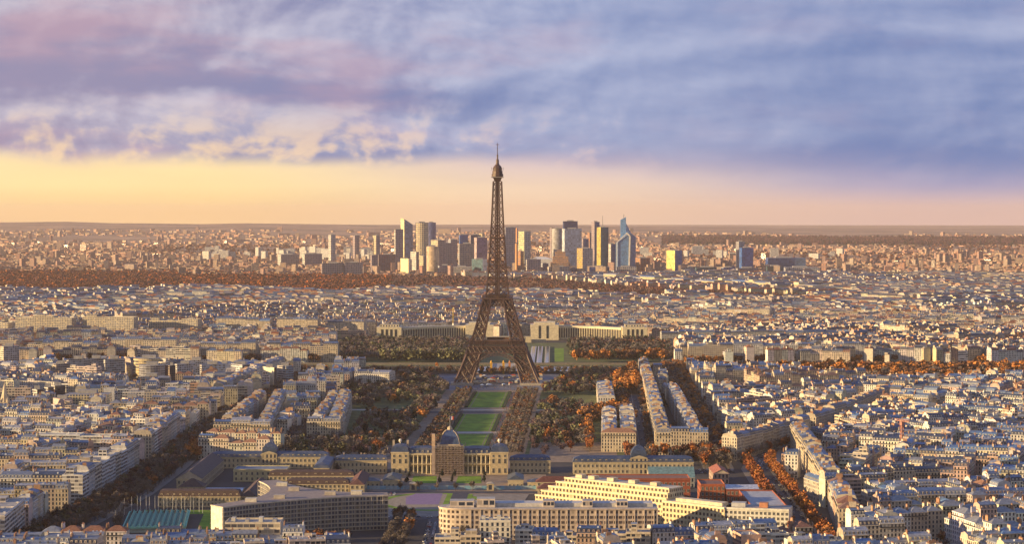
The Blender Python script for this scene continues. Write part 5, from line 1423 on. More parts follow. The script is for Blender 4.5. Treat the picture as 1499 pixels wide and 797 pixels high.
def peaked():
    D = 7380; x = lambda p: xat(p, D)-xat(917, D)
    e = empty('office_tower', (xat(917, D), D, 0), 0, label='blue glass tower rising to a narrow peak with white curved edge', cat='tower', group=TG)
    def vol(nm, o, tz, c, st=M_GLS):
        mb = MB()
        for i in range(len(o)):
            p, q = o[i], o[(i+1) % len(o)]; j = (i+1) % len(o); l = math.hypot(q[0]-p[0], q[1]-p[1]); nu = max(1, round(l/4))
            mb.f([(*p,0),(*q,0),(*q,tz[j]),(*p,tz[i])], st, c, [(0,0),(nu,0),(nu,tz[j]/3.8),(0,tz[i]/3.8)])
        mb.f([(*p,z) for p, z in zip(o, tz)], M_PLN, (.3,.4,.55)); mb.build(nm, e)
    z = lambda y: zat(y, D)
    vol('left_volume', [(x(902),8),(x(905),0),(x(920),0),(x(920),30),(x(902),30)], [z(356),z(354),z(343),z(343),z(356)], (.10,.22,.46))
    vol('rear_volume', [(x(909),31),(x(917),31),(x(917),50),(x(909),50)], [z(322),z(318),z(318),z(322)], (.12,.28,.55))
    vol('right_volume', [(x(920.1),6),(x(931),10),(x(931),40),(x(920.1),40)], [z(338),z(347),z(347),z(338)], (.10,.20,.42))
    vol('link_volume', [(x(917.1),31),(x(924),36),(x(924),50),(x(917.1),50)], [z(327),z(340),z(340),z(327)], (.12,.26,.50))
    mb = MB(); mb.beam((x(920.6),-1.5,0), (x(922),-1.5,z(346)), 5, M_PLN, (.78,.74,.66)); mb.beam((x(922),-1.5,z(346)), (x(917),-1.5,z(341)), 5, M_PLN, (.78,.74,.66)); mb.beam((x(917),-1.5,z(342)), (x(903),-1.5,z(355)), 3, M_PLN, (.7,.68,.66)); mb.beam((x(903),-1.5,z(355)), (x(903),-1.5,0), 3, M_PLN, (.66,.6,.5)); mb.build('white_edge', e)
    mb = MB(); mb.beam((x(914),40,z(320)), (x(914),40,z(314)), 2.2, M_PLN, (.3,.3,.35)); mb.build('antenna', e)
peaked()
def stepped():
    D = 7120; e = empty('stepped_block', (xat(806, D), D, 0), 0, label='orange stepped office block below the broad grey tower', cat='office building', group=TG)
    for (a, b, y0) in ((0, 28, 384), (3, 26, 376), (7, 22, 369), (10, 17, 366)):
        w0, w1 = xat(806+a, D)-xat(806, D), xat(806+b, D)-xat(806, D)
        mb = MB(); mb.box(w0, w1, a*1.5, 46-a, 0 if a == 0 else 1, zat(y0, D), M_OFF, (.58,.32,.17), uvs=(14, 9, 12)); mb.build('storey', e)
stepped()
e = empty('exhibition_hall', (xat(776, 7500), 7500, 0), 0, label='long low white hall between tower groups right of the iron tower', cat='hall', group=TG)
mb = MB(); mb.box(0, 84, 0, 50, 0, zat(380, 7500), M_PLN, (.62,.62,.62)); mb.build('wall', e); mb = MB(); roof_hip(mb, 84, 50, zat(380, 7500), 9, M_PLN, (.7,.7,.7)); mb.build('roof', e, loc=(42, 25, 0))
# white sails in the wood
e = empty('glass_pavilion', (xat(752, 6350), 6350, 0), 0, label='small white pavilion of curved glass sails in the wood right of the iron tower', cat='pavilion')
for k in range(4):
    mb = MB(); n = 8
    for i in range(n):
        a0, a1 = math.pi*.5*i/n, math.pi*.5*(i+1)/n; r = 22+3*k; x0 = -20+k*9
        mb.f([(x0+r*(1-math.cos(a0)), k*6, r*.9*math.sin(a0)+2), (x0+r*(1-math.cos(a1)), k*6, r*.9*math.sin(a1)+2), (x0+r*(1-math.cos(a1))+5, k*6+20, r*.75*math.sin(a1)+2), (x0+r*(1-math.cos(a0))+5, k*6+20, r*.75*math.sin(a0)+2)], M_PLN, (.74,.74,.74))
    mb.build('sail', e)
# slabs and offices at the left, this side of the river
LG = 'modern slabs at the left'
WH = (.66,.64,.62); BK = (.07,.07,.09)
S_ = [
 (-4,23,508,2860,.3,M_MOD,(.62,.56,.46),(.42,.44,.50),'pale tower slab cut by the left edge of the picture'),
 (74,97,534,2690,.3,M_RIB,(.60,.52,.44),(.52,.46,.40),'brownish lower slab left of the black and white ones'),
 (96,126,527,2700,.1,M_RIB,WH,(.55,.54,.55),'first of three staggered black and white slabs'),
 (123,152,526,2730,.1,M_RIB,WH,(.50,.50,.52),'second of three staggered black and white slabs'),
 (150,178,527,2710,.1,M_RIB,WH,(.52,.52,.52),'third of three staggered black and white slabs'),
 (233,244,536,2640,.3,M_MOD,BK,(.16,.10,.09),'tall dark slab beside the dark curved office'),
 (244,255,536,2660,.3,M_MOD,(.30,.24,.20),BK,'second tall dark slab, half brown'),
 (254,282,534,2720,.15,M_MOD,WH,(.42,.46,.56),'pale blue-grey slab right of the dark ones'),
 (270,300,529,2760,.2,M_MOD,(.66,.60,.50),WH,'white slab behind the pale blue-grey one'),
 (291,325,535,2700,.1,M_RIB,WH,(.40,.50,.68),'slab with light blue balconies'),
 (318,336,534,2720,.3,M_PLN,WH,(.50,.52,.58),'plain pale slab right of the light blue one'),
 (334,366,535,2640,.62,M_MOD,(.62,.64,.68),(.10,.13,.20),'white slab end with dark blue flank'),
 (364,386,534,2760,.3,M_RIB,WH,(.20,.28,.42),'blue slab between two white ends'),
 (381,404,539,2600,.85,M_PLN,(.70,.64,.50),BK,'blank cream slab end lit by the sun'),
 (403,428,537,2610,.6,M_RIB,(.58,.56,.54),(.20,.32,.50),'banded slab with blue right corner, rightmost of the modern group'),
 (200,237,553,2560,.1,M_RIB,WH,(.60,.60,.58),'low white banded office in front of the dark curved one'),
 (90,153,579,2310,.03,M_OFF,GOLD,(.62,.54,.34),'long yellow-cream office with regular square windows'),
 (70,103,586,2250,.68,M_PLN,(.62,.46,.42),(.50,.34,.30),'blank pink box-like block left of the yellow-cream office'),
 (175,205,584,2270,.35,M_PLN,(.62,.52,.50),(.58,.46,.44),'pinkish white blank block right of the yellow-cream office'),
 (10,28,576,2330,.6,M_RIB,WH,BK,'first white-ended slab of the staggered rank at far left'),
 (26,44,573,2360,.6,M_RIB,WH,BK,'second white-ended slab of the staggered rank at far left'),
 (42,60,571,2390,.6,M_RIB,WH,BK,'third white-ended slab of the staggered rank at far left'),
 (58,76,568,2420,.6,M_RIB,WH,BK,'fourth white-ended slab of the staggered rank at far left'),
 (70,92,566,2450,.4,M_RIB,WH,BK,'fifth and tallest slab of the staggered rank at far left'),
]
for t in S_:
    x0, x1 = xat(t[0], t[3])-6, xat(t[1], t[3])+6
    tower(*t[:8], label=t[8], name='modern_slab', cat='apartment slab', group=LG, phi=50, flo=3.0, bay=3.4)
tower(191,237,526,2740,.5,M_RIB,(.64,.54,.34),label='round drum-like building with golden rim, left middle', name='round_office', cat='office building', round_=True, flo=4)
tower(200,238,536,2620,.5,M_RIB,(.34,.35,.40),label='dark curved office in front of the golden drum', name='round_office', cat='office building', round_=True, flo=3)
# church spire
e = empty('church', (xat(5, 2230), 2230, 0), 0, label='pale stone church spire at the left edge of the picture', cat='church')
mb = MB(); mb.box(-5, 5, -5, 5, 0, 20, M_WALL, (.56,.48,.36), uvs=(2, 2, 3)); mb.build('belfry', e)
mb = MB(); mb.lathe([(4.9,20.02),(3.2,28),(.05,42)], 8, M_PLN, (.60,.50,.36)); 
mb.build('spire', e)
for a in range(4):
    mb = MB(); mb.lathe([(1.0,20.05),(1.0,22),(.02,26)], 6, M_PLN, (.58,.5,.38), 4*(1 if a % 2 else -1), 4*(1 if a > 1 else -1)); mb.build('pinnacle', e)
mb = MB(); mb.box(-7, 7, 5.1, 40, 0, 13, M_WALL, (.50,.44,.34), uvs=(3, 8, 2)); mb.build('nave', e)
mb = MB(); roof_hip(mb, 14, 35, 13.02, 6, M_ZNC, (.16,.19,.24), gable=True); mb.build('roof', e, loc=(0, 22.5, 0))
# round red-edged roof at the left edge of the lower picture
tower(-30,38,735,1560,.5,M_RIB,(.20,.07,.07),label='low round dark red building with blue-grey roof at the left edge', name='round_hall', cat='hall', round_=True, flo=5)
# cranes
def crane(x, y, h, jib, c, label, ang=0.0):
    e = empty('tower_crane', (x, y, 0), ang, label=label, cat='crane'); s = 1.0
    mb = MB(); n = int(h/4)
    for qx in (-s, s):
        for qy in (-s, s): mb.beam((qx, qy, 0), (qx, qy, h), .5, M_PLN, c)
    for k in range(n):
        for f in range(4):
            a = [(-s,-s),(s,-s),(s,s),(-s,s)][f]; b = [(s,-s),(s,s),(-s,s),(-s,-s)][f]
            mb.beam((*a, k*4), (*b, k*4+4), .35, M_PLN, c)
    mb.build('mast', e)
    mb = MB(); mb.box(-1.5, 1.5, -1.5, 1.5, h+.01, h+3, M_PLN, c); mb.build('cab', e)
    if jib:
        mb = MB(); mb.beam((-10, 0, h+3.6), (jib, 0, h+3.6), .6, M_PLN, c); mb.beam((-10, 0, h+5), (jib, 0, h+5), .4, M_PLN, c)
        for k in range(int((jib+10)/3)): mb.beam((-10+k*3, 0, h+3.6), (-8.5+k*3, 0, h+5), .3, M_PLN, c)
        mb.build('jib', e); mb = MB(); mb.box(-12, -8, -1, 1, h+1.5, h+3.2, M_PLN, (.35,.35,.35)); mb.build('counterweight', e)
crane(xat(663, 3720), 3720, 50, 0, (.70,.48,.05), 'yellow crane mast standing behind the left palace wing')
crane(xat(1322, 1800), 1800, 40, 10, (.42,.20,.16), 'red and white tower crane among the roofs at right', R(-60))
crane(xat(873, 1990) , 1515, 36, 0, (.62,.35,.10), 'short orange hoist mast on the long sunlit ministry') if False else None
# ---------------------------------------------------------------- trees
def crown(rng, n, kind):
    """quads of a crown, unit = metres for a 13 m tree; returns (n*4,3),(n,3)"""
    col = dict(autumn=(.40,.13,.035), rust=(.15,.062,.038), bare=(.135,.11,.10), olive=(.12,.115,.06), ever=(.020,.038,.032), wine=(.075,.042,.055))[kind]
    k = rng.integers(9, 14)
    if kind == 'ever':
        cz = rng.uniform(2.5, 11.5, k+6); r = (13-cz)*.30; a = rng.uniform(0, 6.28, k+6); rr = r*rng.uniform(.3, .9, k+6)
        cc = np.stack([rr*np.cos(a), rr*np.sin(a), cz], 1); cs = np.clip(r*.55, .5, 1.6)
    else:
        cc = rng.normal(0, 1, (k, 3)); cc /= np.linalg.norm(cc, axis=1)[:, None]; cc *= rng.uniform(.35, .95, (k, 1))*np.array([[3.7, 3.7, 3.6]]); cc[:, 2] += 8.6
        cs = rng.uniform(1.1, 1.9, k)
    i = rng.integers(0, len(cc), n)
    p = cc[i]+rng.normal(0, .55, (n, 3))*cs[i][:, None]
    d = rng.normal(0, 1, (n, 3)); d /= np.linalg.norm(d, axis=1)[:, None]
    e = np.cross(d, rng.normal(0, 1, (n, 3))); e /= np.linalg.norm(e, axis=1)[:, None]
    if kind in ('bare', 'wine'): L1, L2 = rng.uniform(.8, 1.6, n), rng.uniform(.12, .24, n)
    else: L1, L2 = rng.uniform(.45, .85, n), rng.uniform(.35, .6, n)
    if n < 60: f = (3.1 if n < 40 else 2.0); L1 = L1*f*.8; L2 = L2*f
    elif n < 200: L1 = L1*1.15; L2 = L2*1.5
    a = d*L1[:, None]; b = e*L2[:, None]
    V = np.stack([p-a-b, p+a-b, p+a+b, p-a+b], 1).reshape(-1, 3)
    shade = rng.uniform(.75, 1.25, len(cc))[i]*rng.uniform(.75, 1.25, n)
    C = np.array([col])*shade[:, None]
    return V.astype(np.float32), C.astype(np.float32)
def limb_quads(rng, kind):
    mb = MB(); H_ = 8.8 if kind != 'ever' else 11
    mb.lathe([(.34,-.3),(.24,3.2),(.15,H_*.8),(.04,H_)], 5, M_BARK, (.5,.5,.5))
    if kind != 'ever':
        for k in range(7):
            a = rng.uniform(0, 6.28); z0 = rng.uniform(3.0, 6.5); r = rng.uniform(1.8, 3.4)
            mb.beam((0,0,z0), (r*math.cos(a), r*math.sin(a), z0+rng.uniform(1.6, 4)), .16, M_BARK)
    return mb
NR = np.random.default_rng(5)
PROTO = {}
for kind, nf in (('autumn', 520), ('rust', 420), ('bare', 340), ('olive', 320), ('ever', 460), ('wine', 420)):
    PROTO[kind] = []
    for v in range(4):
        c = MB(); V, C = crown(NR, nf, kind); c.raw(V, 4, M_LEAF, C)
        PROTO[kind].append((c.mesh('crown', weld=False), limb_quads(NR, kind).mesh('trunk')))
MASSP = {k: [crown(NR, 110 if k in ('bare', 'wine', 'olive') else 150, k) for _ in range(5)] for k in PROTO}
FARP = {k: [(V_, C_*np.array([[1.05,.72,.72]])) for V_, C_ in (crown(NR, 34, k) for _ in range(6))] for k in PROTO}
NAME = dict(autumn='autumn_tree', rust='autumn_tree', bare='bare_tree', olive='bare_tree', ever='evergreen_tree', wine='bare_tree')
WORD = dict(autumn='bright orange autumn tree', rust='rust brown autumn tree', bare='leafless grey-brown tree', olive='leafless olive-brown tree', ever='dark green evergreen tree', wine='leafless dark purplish tree')
TREES = []     # x, y, height, kind, place words
tr = random.Random(9)
def pickk(mix):
    r = tr.random(); s = 0
    for k, w in mix:
        s += w
        if r < s: return k
    return mix[0][0]
def along(line, offs, sp, mix, place, h=(11, 15), jit=1.2, skip=0.0):
    for a, b in zip(line[:-1], line[1:]):
        a = Vector(a); b = Vector(b); d = b-a; n = int(d.length/sp); d.normalize(); q = Vector((-d.y, d.x))
        for k in range(n):
            for o in offs:
                if tr.random() < skip: continue
                p = a+d*(k*sp+sp*.5)+q*o
                TREES.append((p.x+tr.uniform(-jit, jit), p.y+tr.uniform(-jit, jit), tr.uniform(*h), pickk(mix), place))
def fill(poly, sp, mix, place, h=(10, 17), holes=(), clump=0.0):
    xs = [p[0] for p in poly]; ys = [p[1] for p in poly]; y = min(ys)
    while y < max(ys):
        x = min(xs)
        while x < max(xs):
            X, Y = x+tr.uniform(-.45, .45)*sp, y+tr.uniform(-.45, .45)*sp; x += sp
            if not inpoly(X, Y, poly) or any(inpoly(X, Y, q) for q in holes): continue
            if clump and math.sin(X*.045+1)*math.sin(Y*.021+X*.01) < -1+clump*2: continue
            TREES.append((X, Y, tr.uniform(*h), pickk(mix), place))
        y += sp
along(AV_LEFT, (-12.5, -4.5, 4.5, 12.5), 8.5, [('bare',.62),('wine',.12),('rust',.18),('autumn',.03),('olive',.05)], 'lining the left avenue', (9, 13.5))
along([(-292,1860),(-300,1950)], (0, 8), 10, [('autumn',1)], 'in front of the ornate corner block', (13, 16))
along([(-216,1905),(-214,2850)], (-5, 4), 8.5, [('bare',.7),('wine',.2),('rust',.1)], 'on the street left of the garden', (11, 16))
along([W(-38,1890),W(-38,2560)], (-10,-3,4), 7.5, [('bare',.5),('rust',.35),('olive',.15)], 'in the clipped rows left of the lawns', (8, 10), .4)
along([W(46,1890),W(46,2570)], (-10,-3,4,11), 7.5, [('rust',.3),('bare',.6),('olive',.1)], 'in the clipped rows right of the lawns', (8, 10), .4)
MIXL = [('bare',.46),('ever',.20),('wine',.14),('rust',.06),('olive',.13),('autumn',.01)]
MIXR = [('bare',.32),('ever',.20),('wine',.18),('rust',.12),('olive',.12),('autumn',.06)]
lawns_l = [[(-150,2050),(-125,2050),(-120,2110),(-150,2110)], [(-120,1885),(-78,1885),(-78,1975),(-120,1975)], [W(-150,2330),W(-60,2330),W(-60,2352),W(-150,2352)], [(-120,2440),(-86,2440),(-86,2520),(-120,2520)], [(-162,2255),(-112,2265),(-112,2420),(-165,2420)], [(-110,2130),(-92,2130),(-92,2200),(-110,2200)]]
fill([W(-105,1860), W(-56,1860), W(-58,2600), W(-118,2850), (-205,2850), (-205,2345), (-164,2340), (-164,2000), (-205,1995), (-205,1862)], 10.6, MIXL, 'in the grove left of the lawns', (9, 16), lawns_l)
lawns_r = [[W(66,1860),W(135,1860),W(135,1965),W(66,1965)], [W(62,2326),W(170,2326),W(170,2350),W(62,2350)], [W(80,2400),W(130,2400),W(130,2470),W(80,2470)], [W(90,2160),W(122,2160),W(122,2215),W(90,2215)], [(30,2385),(100,2385),(100,2520),(30,2520)], [(30,2240),(70,2240),(70,2290),(30,2290)]]
fill([W(66,1860), (78,1860), (80,2190), (134,2190), (140,2525), (150,2850), W(110,2850), W(66,2600)], 10.6, MIXR, 'in the grove right of the lawns', (9, 16), lawns_r+[[(80,2315),(128,2315),(130,2530),(84,2530)]])
for x, y in ((85-52,1900),(22,1925),(30,1880),(44,1950),(8,1893),(48,1905)): TREES.append((x, y, 12, 'wine', 'on the gravel square right of the lawns'))
along([(74,1930),(84,2190)], (0,), 8, [('autumn',.6),('rust',.4)], 'between the garden and the narrow island', (11, 14))
along([(82,2200),(118,2320)], (0, 9, -9), 9, [('autumn',.75),('rust',.25)], 'between the two islands', (12, 16))
along(AV_BOURD, (-12, 12), 8.5, [('bare',.5),('rust',.3),('autumn',.2)], 'lining the wide avenue', (11, 14))
along(AV_BOURD[:1]+[(136,2120)], (-8,), 14, [('bare',1)], 'lining the wide avenue', (10, 13))
along([(150,2540),(158,2700)], (-6, 4, 14), 10, [('autumn',.9),('rust',.1)], 'at the far end of the wide avenue', (16, 22))
along(AV_BOSQ, (-9.5, -2, 6, 12), 8.2, [('bare',.40),('rust',.30),('wine',.14),('autumn',.16)], 'filling the narrow avenue', (12, 16))
along([(140,1885),(215,1880)], (0, -7), 9, [('autumn',.7),('rust',.3)], 'at the tip of the wedge quarter', (12, 15))
along([AV_RIGHT[0],AV_RIGHT[1],(224,1830)], (-10.5, 10), 8.5, [('autumn',.82),('rust',.18)], 'lining the orange-tree avenue', (11, 14))
along([(200,1850),(300,2040)], (-9, 9), 11, [('bare',.6),('autumn',.4)], 'at the fork of the avenues', (10, 13))
along([(-78,1240),(-74,1505)], (0, 9), 9, [('bare',.7),('rust',.15),('autumn',.15)], 'beside the central street', (10, 13))
along([(-34,1240),(-33,1430)], (0,), 9, [('bare',.75),('autumn',.25)], 'beside the central street', (10, 13))
along([(-155,1760),(-120,1850)], (0, 10), 11, [('bare',1)], 'behind the school wings', (9, 12))
along([(-25,1660),(-100,1658)], (0,), 15, [('bare',1)], 'outside the forecourt fence', (7, 9), skip=.3)
for x, y in ((-90,1712),(-90,1748),(-62,1712),(-61,1750),(-51,1712),(-50,1748),(-24,1712),(-24,1748)): TREES.append((x, y, 7, 'ever', 'at the corners of the forecourt lawns'))
along([(-285,1440),(-300,1530)], (0,), 10, [('bare',1)], 'beside the green-framed glass roof', (8, 11))
along([(-112,1402),(-150,1400)], (0,6), 9, [('autumn',.6),('rust',.4)], 'under the curved office block', (8, 11))
# palace gardens
fill([(-290,3100), (-72,3100), (-72,3490), (-290,3520)], 10.5, [('ever',.40),('bare',.38),('wine',.12),('olive',.10)], 'in the dark gardens left of the fountains', (12, 19))
fill([(96,3130), (250,3120), (275,3500), (96,3490)], 10.5, [('ever',.42),('bare',.33),('wine',.15),('rust',.10)], 'in the dark gardens right of the fountains', (12, 19))
along([(-200,3072),(-60,3066)], (0, 9, 18), 8, [('olive',.75),('bare',.25)], 'in the pale row before the left palace gardens', (19, 24))
along([(95,3066),(240,3078)], (0, 9, 18), 8, [('rust',.45),('autumn',.35),('olive',.2)], 'in the orange row before the right palace gardens', (18, 23))
along([(-245,2850),(150,2856)], (0, 8, -9), 9, [('bare',.4),('rust',.35),('ever',.1),('autumn',.15)], 'on the near quay by the tower', (10, 14))
along([(300,2800),(780,2804)], (0, 9, -9, 18, -18, 27), 9, [('autumn',.40),('rust',.48),('bare',.12)], 'on the near quay at right', (16, 24), 2.5)
fill([(420,2625),(800,2625),(800,2865),(320,2865),(320,2775),(410,2775)], 11.5, [('rust',.50),('autumn',.25),('bare',.25)], 'on the wide esplanade by the river at right', (15, 21), clump=.22)
along([(170,2850),(300,2855)], (0, 9, -9), 9, [('autumn',.45),('rust',.45),('bare',.1)], 'on the near quay at right', (13, 19))
along([(260,3045),(800,3035)], (0, 8), 9, [('autumn',.35),('rust',.50),('bare',.15)], 'on the far quay at right', (12, 17))
along([(-760,3062),(-290,3052)], (0, 10), 9, [('rust',.6),('wine',.25),('autumn',.15)], 'on the far quay at left', (12, 17))
along([(-640,2850),(-260,2856)], (0, 9), 9, [('rust',.45),('bare',.35),('autumn',.2)], 'on the near quay at left', (12, 17))
along([(xat(178,2800),2790),(xat(200,2800),2800)], (0,9,-9,18), 8, [('autumn',.8),('rust',.2)], 'behind the striped slabs', (15, 20))
for px, py, h, k in ((575,592,13,'autumn'),(527,657,11,'autumn'),(770,563,14,'autumn'),(785,556,12,'rust'),(640,575,12,'ever'),(816,691-40,10,'autumn'),(925,548,20,'autumn'),(915,553,17,'autumn'),(1038,670,13,'autumn'),(1022,668,13,'autumn'),(1130,680,14,'autumn'),(835,662,11,'autumn'),(905,560,15,'autumn'),(690,538,11,'autumn'),(640,540,10,'autumn'),(600,545,10,'autumn')):
    x, y = G(px, py); TREES.append((x, y, h, k, 'standing out between duller neighbours'))
# leftover gaps of the city plan
cells = {}
for b in GEN+HAND:
    if b['cy'] > 3300: continue
    r = math.hypot(b['w'], b['d'])/2+1
    for i in range(int((b['cx']-r)//12), int((b['cx']+r)//12)+1):
        for j in range(int((b['cy']-r)//12), int((b['cy']+r)//12)+1): cells.setdefault((i, j), []).append(b)
def free(x, y, m=3.5):
    for b in cells.get((int(x//12), int(y//12)), ()):
        dx, dy = x-b['cx'], y-b['cy']; c, s = math.cos(b['ang']), math.sin(b['ang'])
        if abs(dx*c+dy*s) < b['w']/2+m and abs(-dx*s+dy*c) < b['d']/2+m: return False
    return True
TREES = [t for t in TREES if free(t[0], t[1], 1.5)]
for k in range(9000):
    y = math.sqrt(tr.uniform(1250**2, 3250**2)); x = tr.uniform(-.27, .27)*y
    if blocked(x, y) or not free(x, y, 4.5) or tr.random() < .45: continue
    TREES.append((x, y, tr.uniform(7, 12), pickk([('bare',.6),('rust',.16),('ever',.14),('autumn',.05),('wine',.05)]), None))
vt = [t for t in TREES if abs(t[0]) < t[1]*.258 and t[4]]
vt.sort(key=lambda t: t[1]-t[2]*25)
cnt = {}; single = []; sid = set()
for t in vt:
    n = NAME[t[3]]; cnt[n] = cnt.get(n, 0)+1
    if cnt[n] <= (290 if n != 'evergreen_tree' else 150): single.append(t); sid.add(id(t))
for x, y, h, k, place in single:
    cm, tm = tr.choice(PROTO[k]); s = h/13
    lab = f"{WORD[k]} {place}"
    e = empty(NAME[k], (x, y, 0.1), tr.uniform(0, 6.28), label=lab, cat='tree', group=lab.replace(' tree ', ' trees '))
    e.scale = (s*tr.uniform(.85, 1.2), s*tr.uniform(.85, 1.2), s)
    for nm, me in (('crown', cm), ('trunk', tm)):
        o = bpy.data.objects.new(nm, me); COL.objects.link(o); o.parent = e
def scatter(P, pts, name, label):
    VV, CC = [], []
    for x, y, h, k in pts:
        V, C = P[k][NR.integers(0, len(P[k]))]; a = NR.uniform(0, 6.28); s = h/13; c, q = math.cos(a)*s, math.sin(a)*s; sx = NR.uniform(.9, 1.25)
        X = (V[:, 0]*c-V[:, 1]*q)*sx+x; Y = (V[:, 0]*q+V[:, 1]*c)*sx+y
        VV.append(np.stack([X, Y, V[:, 2]*s+(HZ(x, y) if y > 10000 else 0)], 1)); CC.append(C*NR.uniform(.75, 1.3))
    mb = MB(); mb.raw(np.concatenate(VV), 4, M_LEAF, np.concatenate(CC)); o = mb.build(name, weld=False)
    tag(o, label, 'trees', kind='stuff'); return o
rest = [(t[0], t[1], t[2], t[3]) for t in TREES if id(t) not in sid]
scatter(MASSP, rest, 'park_woodland', 'mass of winter trees in the gardens, courtyards and along the quays')
fr = []
xs = [p[0] for p in FOREST]; ys = [p[1] for p in FOREST]; y = min(ys)
while y < max(ys):
    x = min(xs)
    while x < max(xs):
        X, Y = x+tr.uniform(-8, 8), y+tr.uniform(-10, 10); x += 17
        if abs(X) < Y*.262 and inpoly(X, Y, FOREST):
            lft = X < -400
            fr.append((X, Y, tr.uniform(14, 19), pickk([('rust',.80),('wine',.10),('autumn',.10)] if lft else [('wine',.38),('rust',.22),('bare',.32),('ever',.08)])))
    y += 21
for k in range(5200):     # wooded patches out in the suburbs
    Y = math.sqrt(tr.uniform(7000**2, 13500**2)); X = tr.uniform(-.262, .262)*Y
    if math.sin(X*.0021+1.7)*math.sin(Y*.0013+X*.0006) < -.2: fr.append((X, Y, tr.uniform(16, 24), pickk([('rust',.4),('wine',.3),('bare',.3)])))
for k in range(4200):
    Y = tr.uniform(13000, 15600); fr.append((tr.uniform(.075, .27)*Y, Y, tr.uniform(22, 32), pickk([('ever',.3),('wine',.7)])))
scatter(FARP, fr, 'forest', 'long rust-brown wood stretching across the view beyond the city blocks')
print('trees', len(TREES), 'single', len(single), cnt, 'forest', len(fr))
# ---------------------------------------------------------------- cars, stalls, haze
def car_mesh(c):
    mb = MB()
    mb.poly([(-2.1,-.85),(2.1,-.85),(2.1,.85),(-2.1,.85)], .32, .85, M_CAR, c)
    for x0, x1, X0, X1, z0, z1, m in ((-1.5,1.2,-1.1,.6,.853,1.42,M_PANE),):
        a = [(x0,-.78,z0),(x1,-.78,z0),(x1,.78,z0),(x0,.78,z0)]; b = [(X0,-.62,z1),(X1,-.62,z1),(X1,.62,z1),(X0,.62,z1)]
        for i in range(4): mb.f([a[i],a[(i+1)%4],b[(i+1)%4],b[i]], m)
        mb.f(b, M_CAR, c)
    for x in (-1.35, 1.35):
        for y in (-.86, .86):
            pts = [(x+.33*math.cos(k*math.pi/4), y, .33+.33*math.sin(k*math.pi/4)) for k in range(8)]
            mb.f(pts, M_TYRE); mb.f([(p[0], y*.8, p[2]) for p in reversed(pts)], M_TYRE)
            for k in range(8):
                p, q = pts[k], pts[(k+1) % 8]; mb.f([p, q, (q[0], y*.8, q[2]), (p[0], y*.8, p[2])], M_TYRE)
    return mb.mesh('car')
M_CAR = mat_plain('car_paint', .3, .05, .5); M_TYRE = mat_flat('tyre_rubber', (.02,.02,.02), .8, .2, 1)
CARC = [('white',(.75,.75,.75)), ('black',(.02,.02,.025)), ('silver',(.45,.46,.48)), ('dark blue',(.03,.06,.16)), ('red',(.40,.03,.02)), ('grey',(.18,.18,.19))]
CARM = [car_mesh(c) for _, c in CARC]
cr_ = random.Random(4)
def car(x, y, a, place):
    k = cr_.choice((0, 0, 1, 1, 2, 2, 3, 4, 5)); lab = f"{CARC[k][0]} car {place}"
    o = bpy.data.objects.new('car', CARM[k]); COL.objects.link(o); o.location = (x, y, .24); o.rotation_euler = (0, 0, a)
    tag(o, lab, 'car', 'cars '+place)
for A, offs, place, sp in ((AV_BOURD, (-7.5, -3, 3, 7.5), 'on the wide avenue right of the garden', 13), (AV_RIGHT, (-7.5, -3, 3, 7.5), 'on the orange-tree avenue', 13)):
    for a, b in zip(A[:-1], A[1:]):
        a = Vector(a); b = Vector(b); d = b-a; n = int(min(d.length, 620)/sp); d.normalize(); q = Vector((-d.y, d.x)); an = math.atan2(d.y, d.x)
        for k in range(n):
            for o in offs:
                if cr_.random() < (.3 if abs(o) > 5 else .72): continue
                p = a+d*(k*sp+cr_.uniform(0, 4))+q*o; car(p.x, p.y, an+(math.pi if o > 0 else 0), place)
for k in range(26):
    for x in (-61, -56.5, -38.5):
        if cr_.random() < .25: continue
        car(x, 1330+k*6.2, math.pi/2+(0 if x > -58 else .5), 'parked on the central street before the school square')
for k in range(14): car(-110+k*8+cr_.uniform(-1, 1), 1509+cr_.choice((0, 5)), 0, 'crossing the street below the sports court')
for j in range(3):
    for k in range(8): 
        if cr_.random() < .8: car(-186+k*3.1, 1778-j*9, math.pi/2, 'in the car park between the school and its left barracks')
for j in range(3):
    for k in range(10): 
        if cr_.random() < .8: car(168+k*3.2, 1790-j*10, math.pi/2+.1, 'in the car park at the head of the orange-tree avenue')
for j in range(2):
    for k in range(9):
        if cr_.random() < .8: car(-118+k*3.1, 1640-j*7, math.pi/2, 'beside the school square')
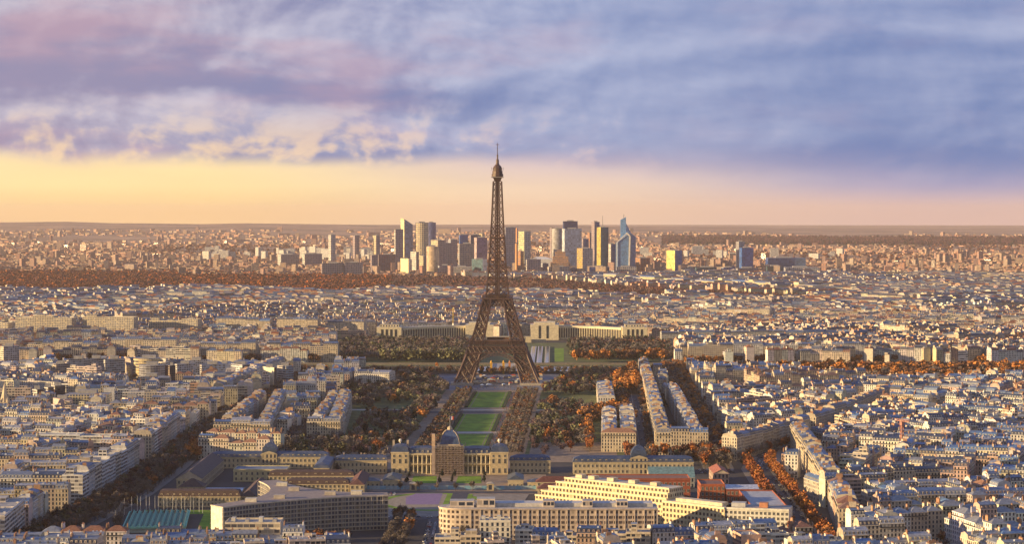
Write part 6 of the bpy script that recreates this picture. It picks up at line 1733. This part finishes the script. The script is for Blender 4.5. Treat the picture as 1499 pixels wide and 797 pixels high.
# stalls under the tower
st = random.Random(12)
for k in range(46):
    x = AX(2700)+st.uniform(-56, 62); y = st.uniform(2615, 2850)
    if abs(abs(x-AX(2700))-49) < 17 and abs(abs(y-2700)-49) < 17: continue
    cn, c = st.choice((('white',(.70,.70,.74)), ('pale blue',(.35,.45,.62)), ('grey blue',(.22,.28,.38)), ('red',(.45,.08,.05)), ('orange',(.55,.25,.08))))
    e = empty('market_stall', (x, y, .2), st.uniform(-.4, .4), label=f"small {cn} roofed stall on the paving under the iron tower", cat='stall', group=f"{cn} stalls under the tower")
    w, d = st.uniform(4, 9), st.uniform(3, 6)
    mb = MB(); mb.box(-w/2, w/2, -d/2, d/2, 0, 2.6, M_PLN, (.35,.33,.33)); mb.build('booth', e)
    mb = MB(); roof_hip(mb, w, d, 2.62, 1.5, M_PLN, c, .4); mb.build('roof', e)
for px, c, lab in ((719, (.72,.42,.06), 'left'), (737, (.72,.42,.06), 'right'), (746, (.55,.25,.12), 'thin rightmost')):
    e = empty('pylon', (xat(px, 2860), 2862, 0), 0, label=f"{lab} of the orange-lit statue pylons seen through the arch of the tower", cat='pylon')
    mb = MB(); mb.box(-1.6, 1.6, -1.6, 1.6, 0, 15, M_PLN, c); mb.build('shaft', e)
    mb = MB(); mb.box(-2.2, 2.2, -2.2, 2.2, 15.01, 16, M_PLN, c); mb.lathe([(1.1,16.01),(1.3,17.5),(.6,19),(.05,19.6)], 6, M_PLN, c); mb.build('capital', e)
# crowd specks on the gravel walks: tiny figures, past counting
mb = MB()
for k in range(900):
    s = st.uniform(1895, 2860); t_ = st.choice((-1, 1))*st.uniform(22, 34) if s < 2590 else st.uniform(-55, 55)
    x = AX(s)+t_; c = st.choice(((.03,.03,.04),(.05,.06,.1),(.25,.05,.04),(.3,.28,.26),(.08,.07,.06)))
    mb.lathe([(.16,.12),(.26,.9),(.28,1.35),(.12,1.5),(.13,1.72),(.02,1.8)], 5, M_PLN, c, x, s)
tag(mb.build('crowd', weld=False), 'crowd of tiny walkers scattered over the gravel walks beside the lawns', 'crowd', kind='stuff')
# air
def haze():
    m = bpy.data.materials.new('haze_air'); m.use_nodes = True; t = m.node_tree; t.nodes.clear()
    o = t.nodes.new('ShaderNodeOutputMaterial'); v = t.nodes.new('ShaderNodeVolumePrincipled')
    v.inputs['Color'].default_value = (.95,.82,.77,1); v.inputs['Density'].default_value = HAZE_D; v.inputs['Anisotropy'].default_value = .1
    t.links.new(v.outputs[0], o.inputs['Volume'])
    mb = MB(); mb.box(-23000, 23000, -1500, 33500, -4, 335, m, bottom=True); ob = mb.build('haze'); ob['kind'] = 'stuff'
    ob['label'] = 'pale warm evening haze hanging over the whole city'; ob['category'] = 'haze'
HAZE_D = 2.0e-5
haze()
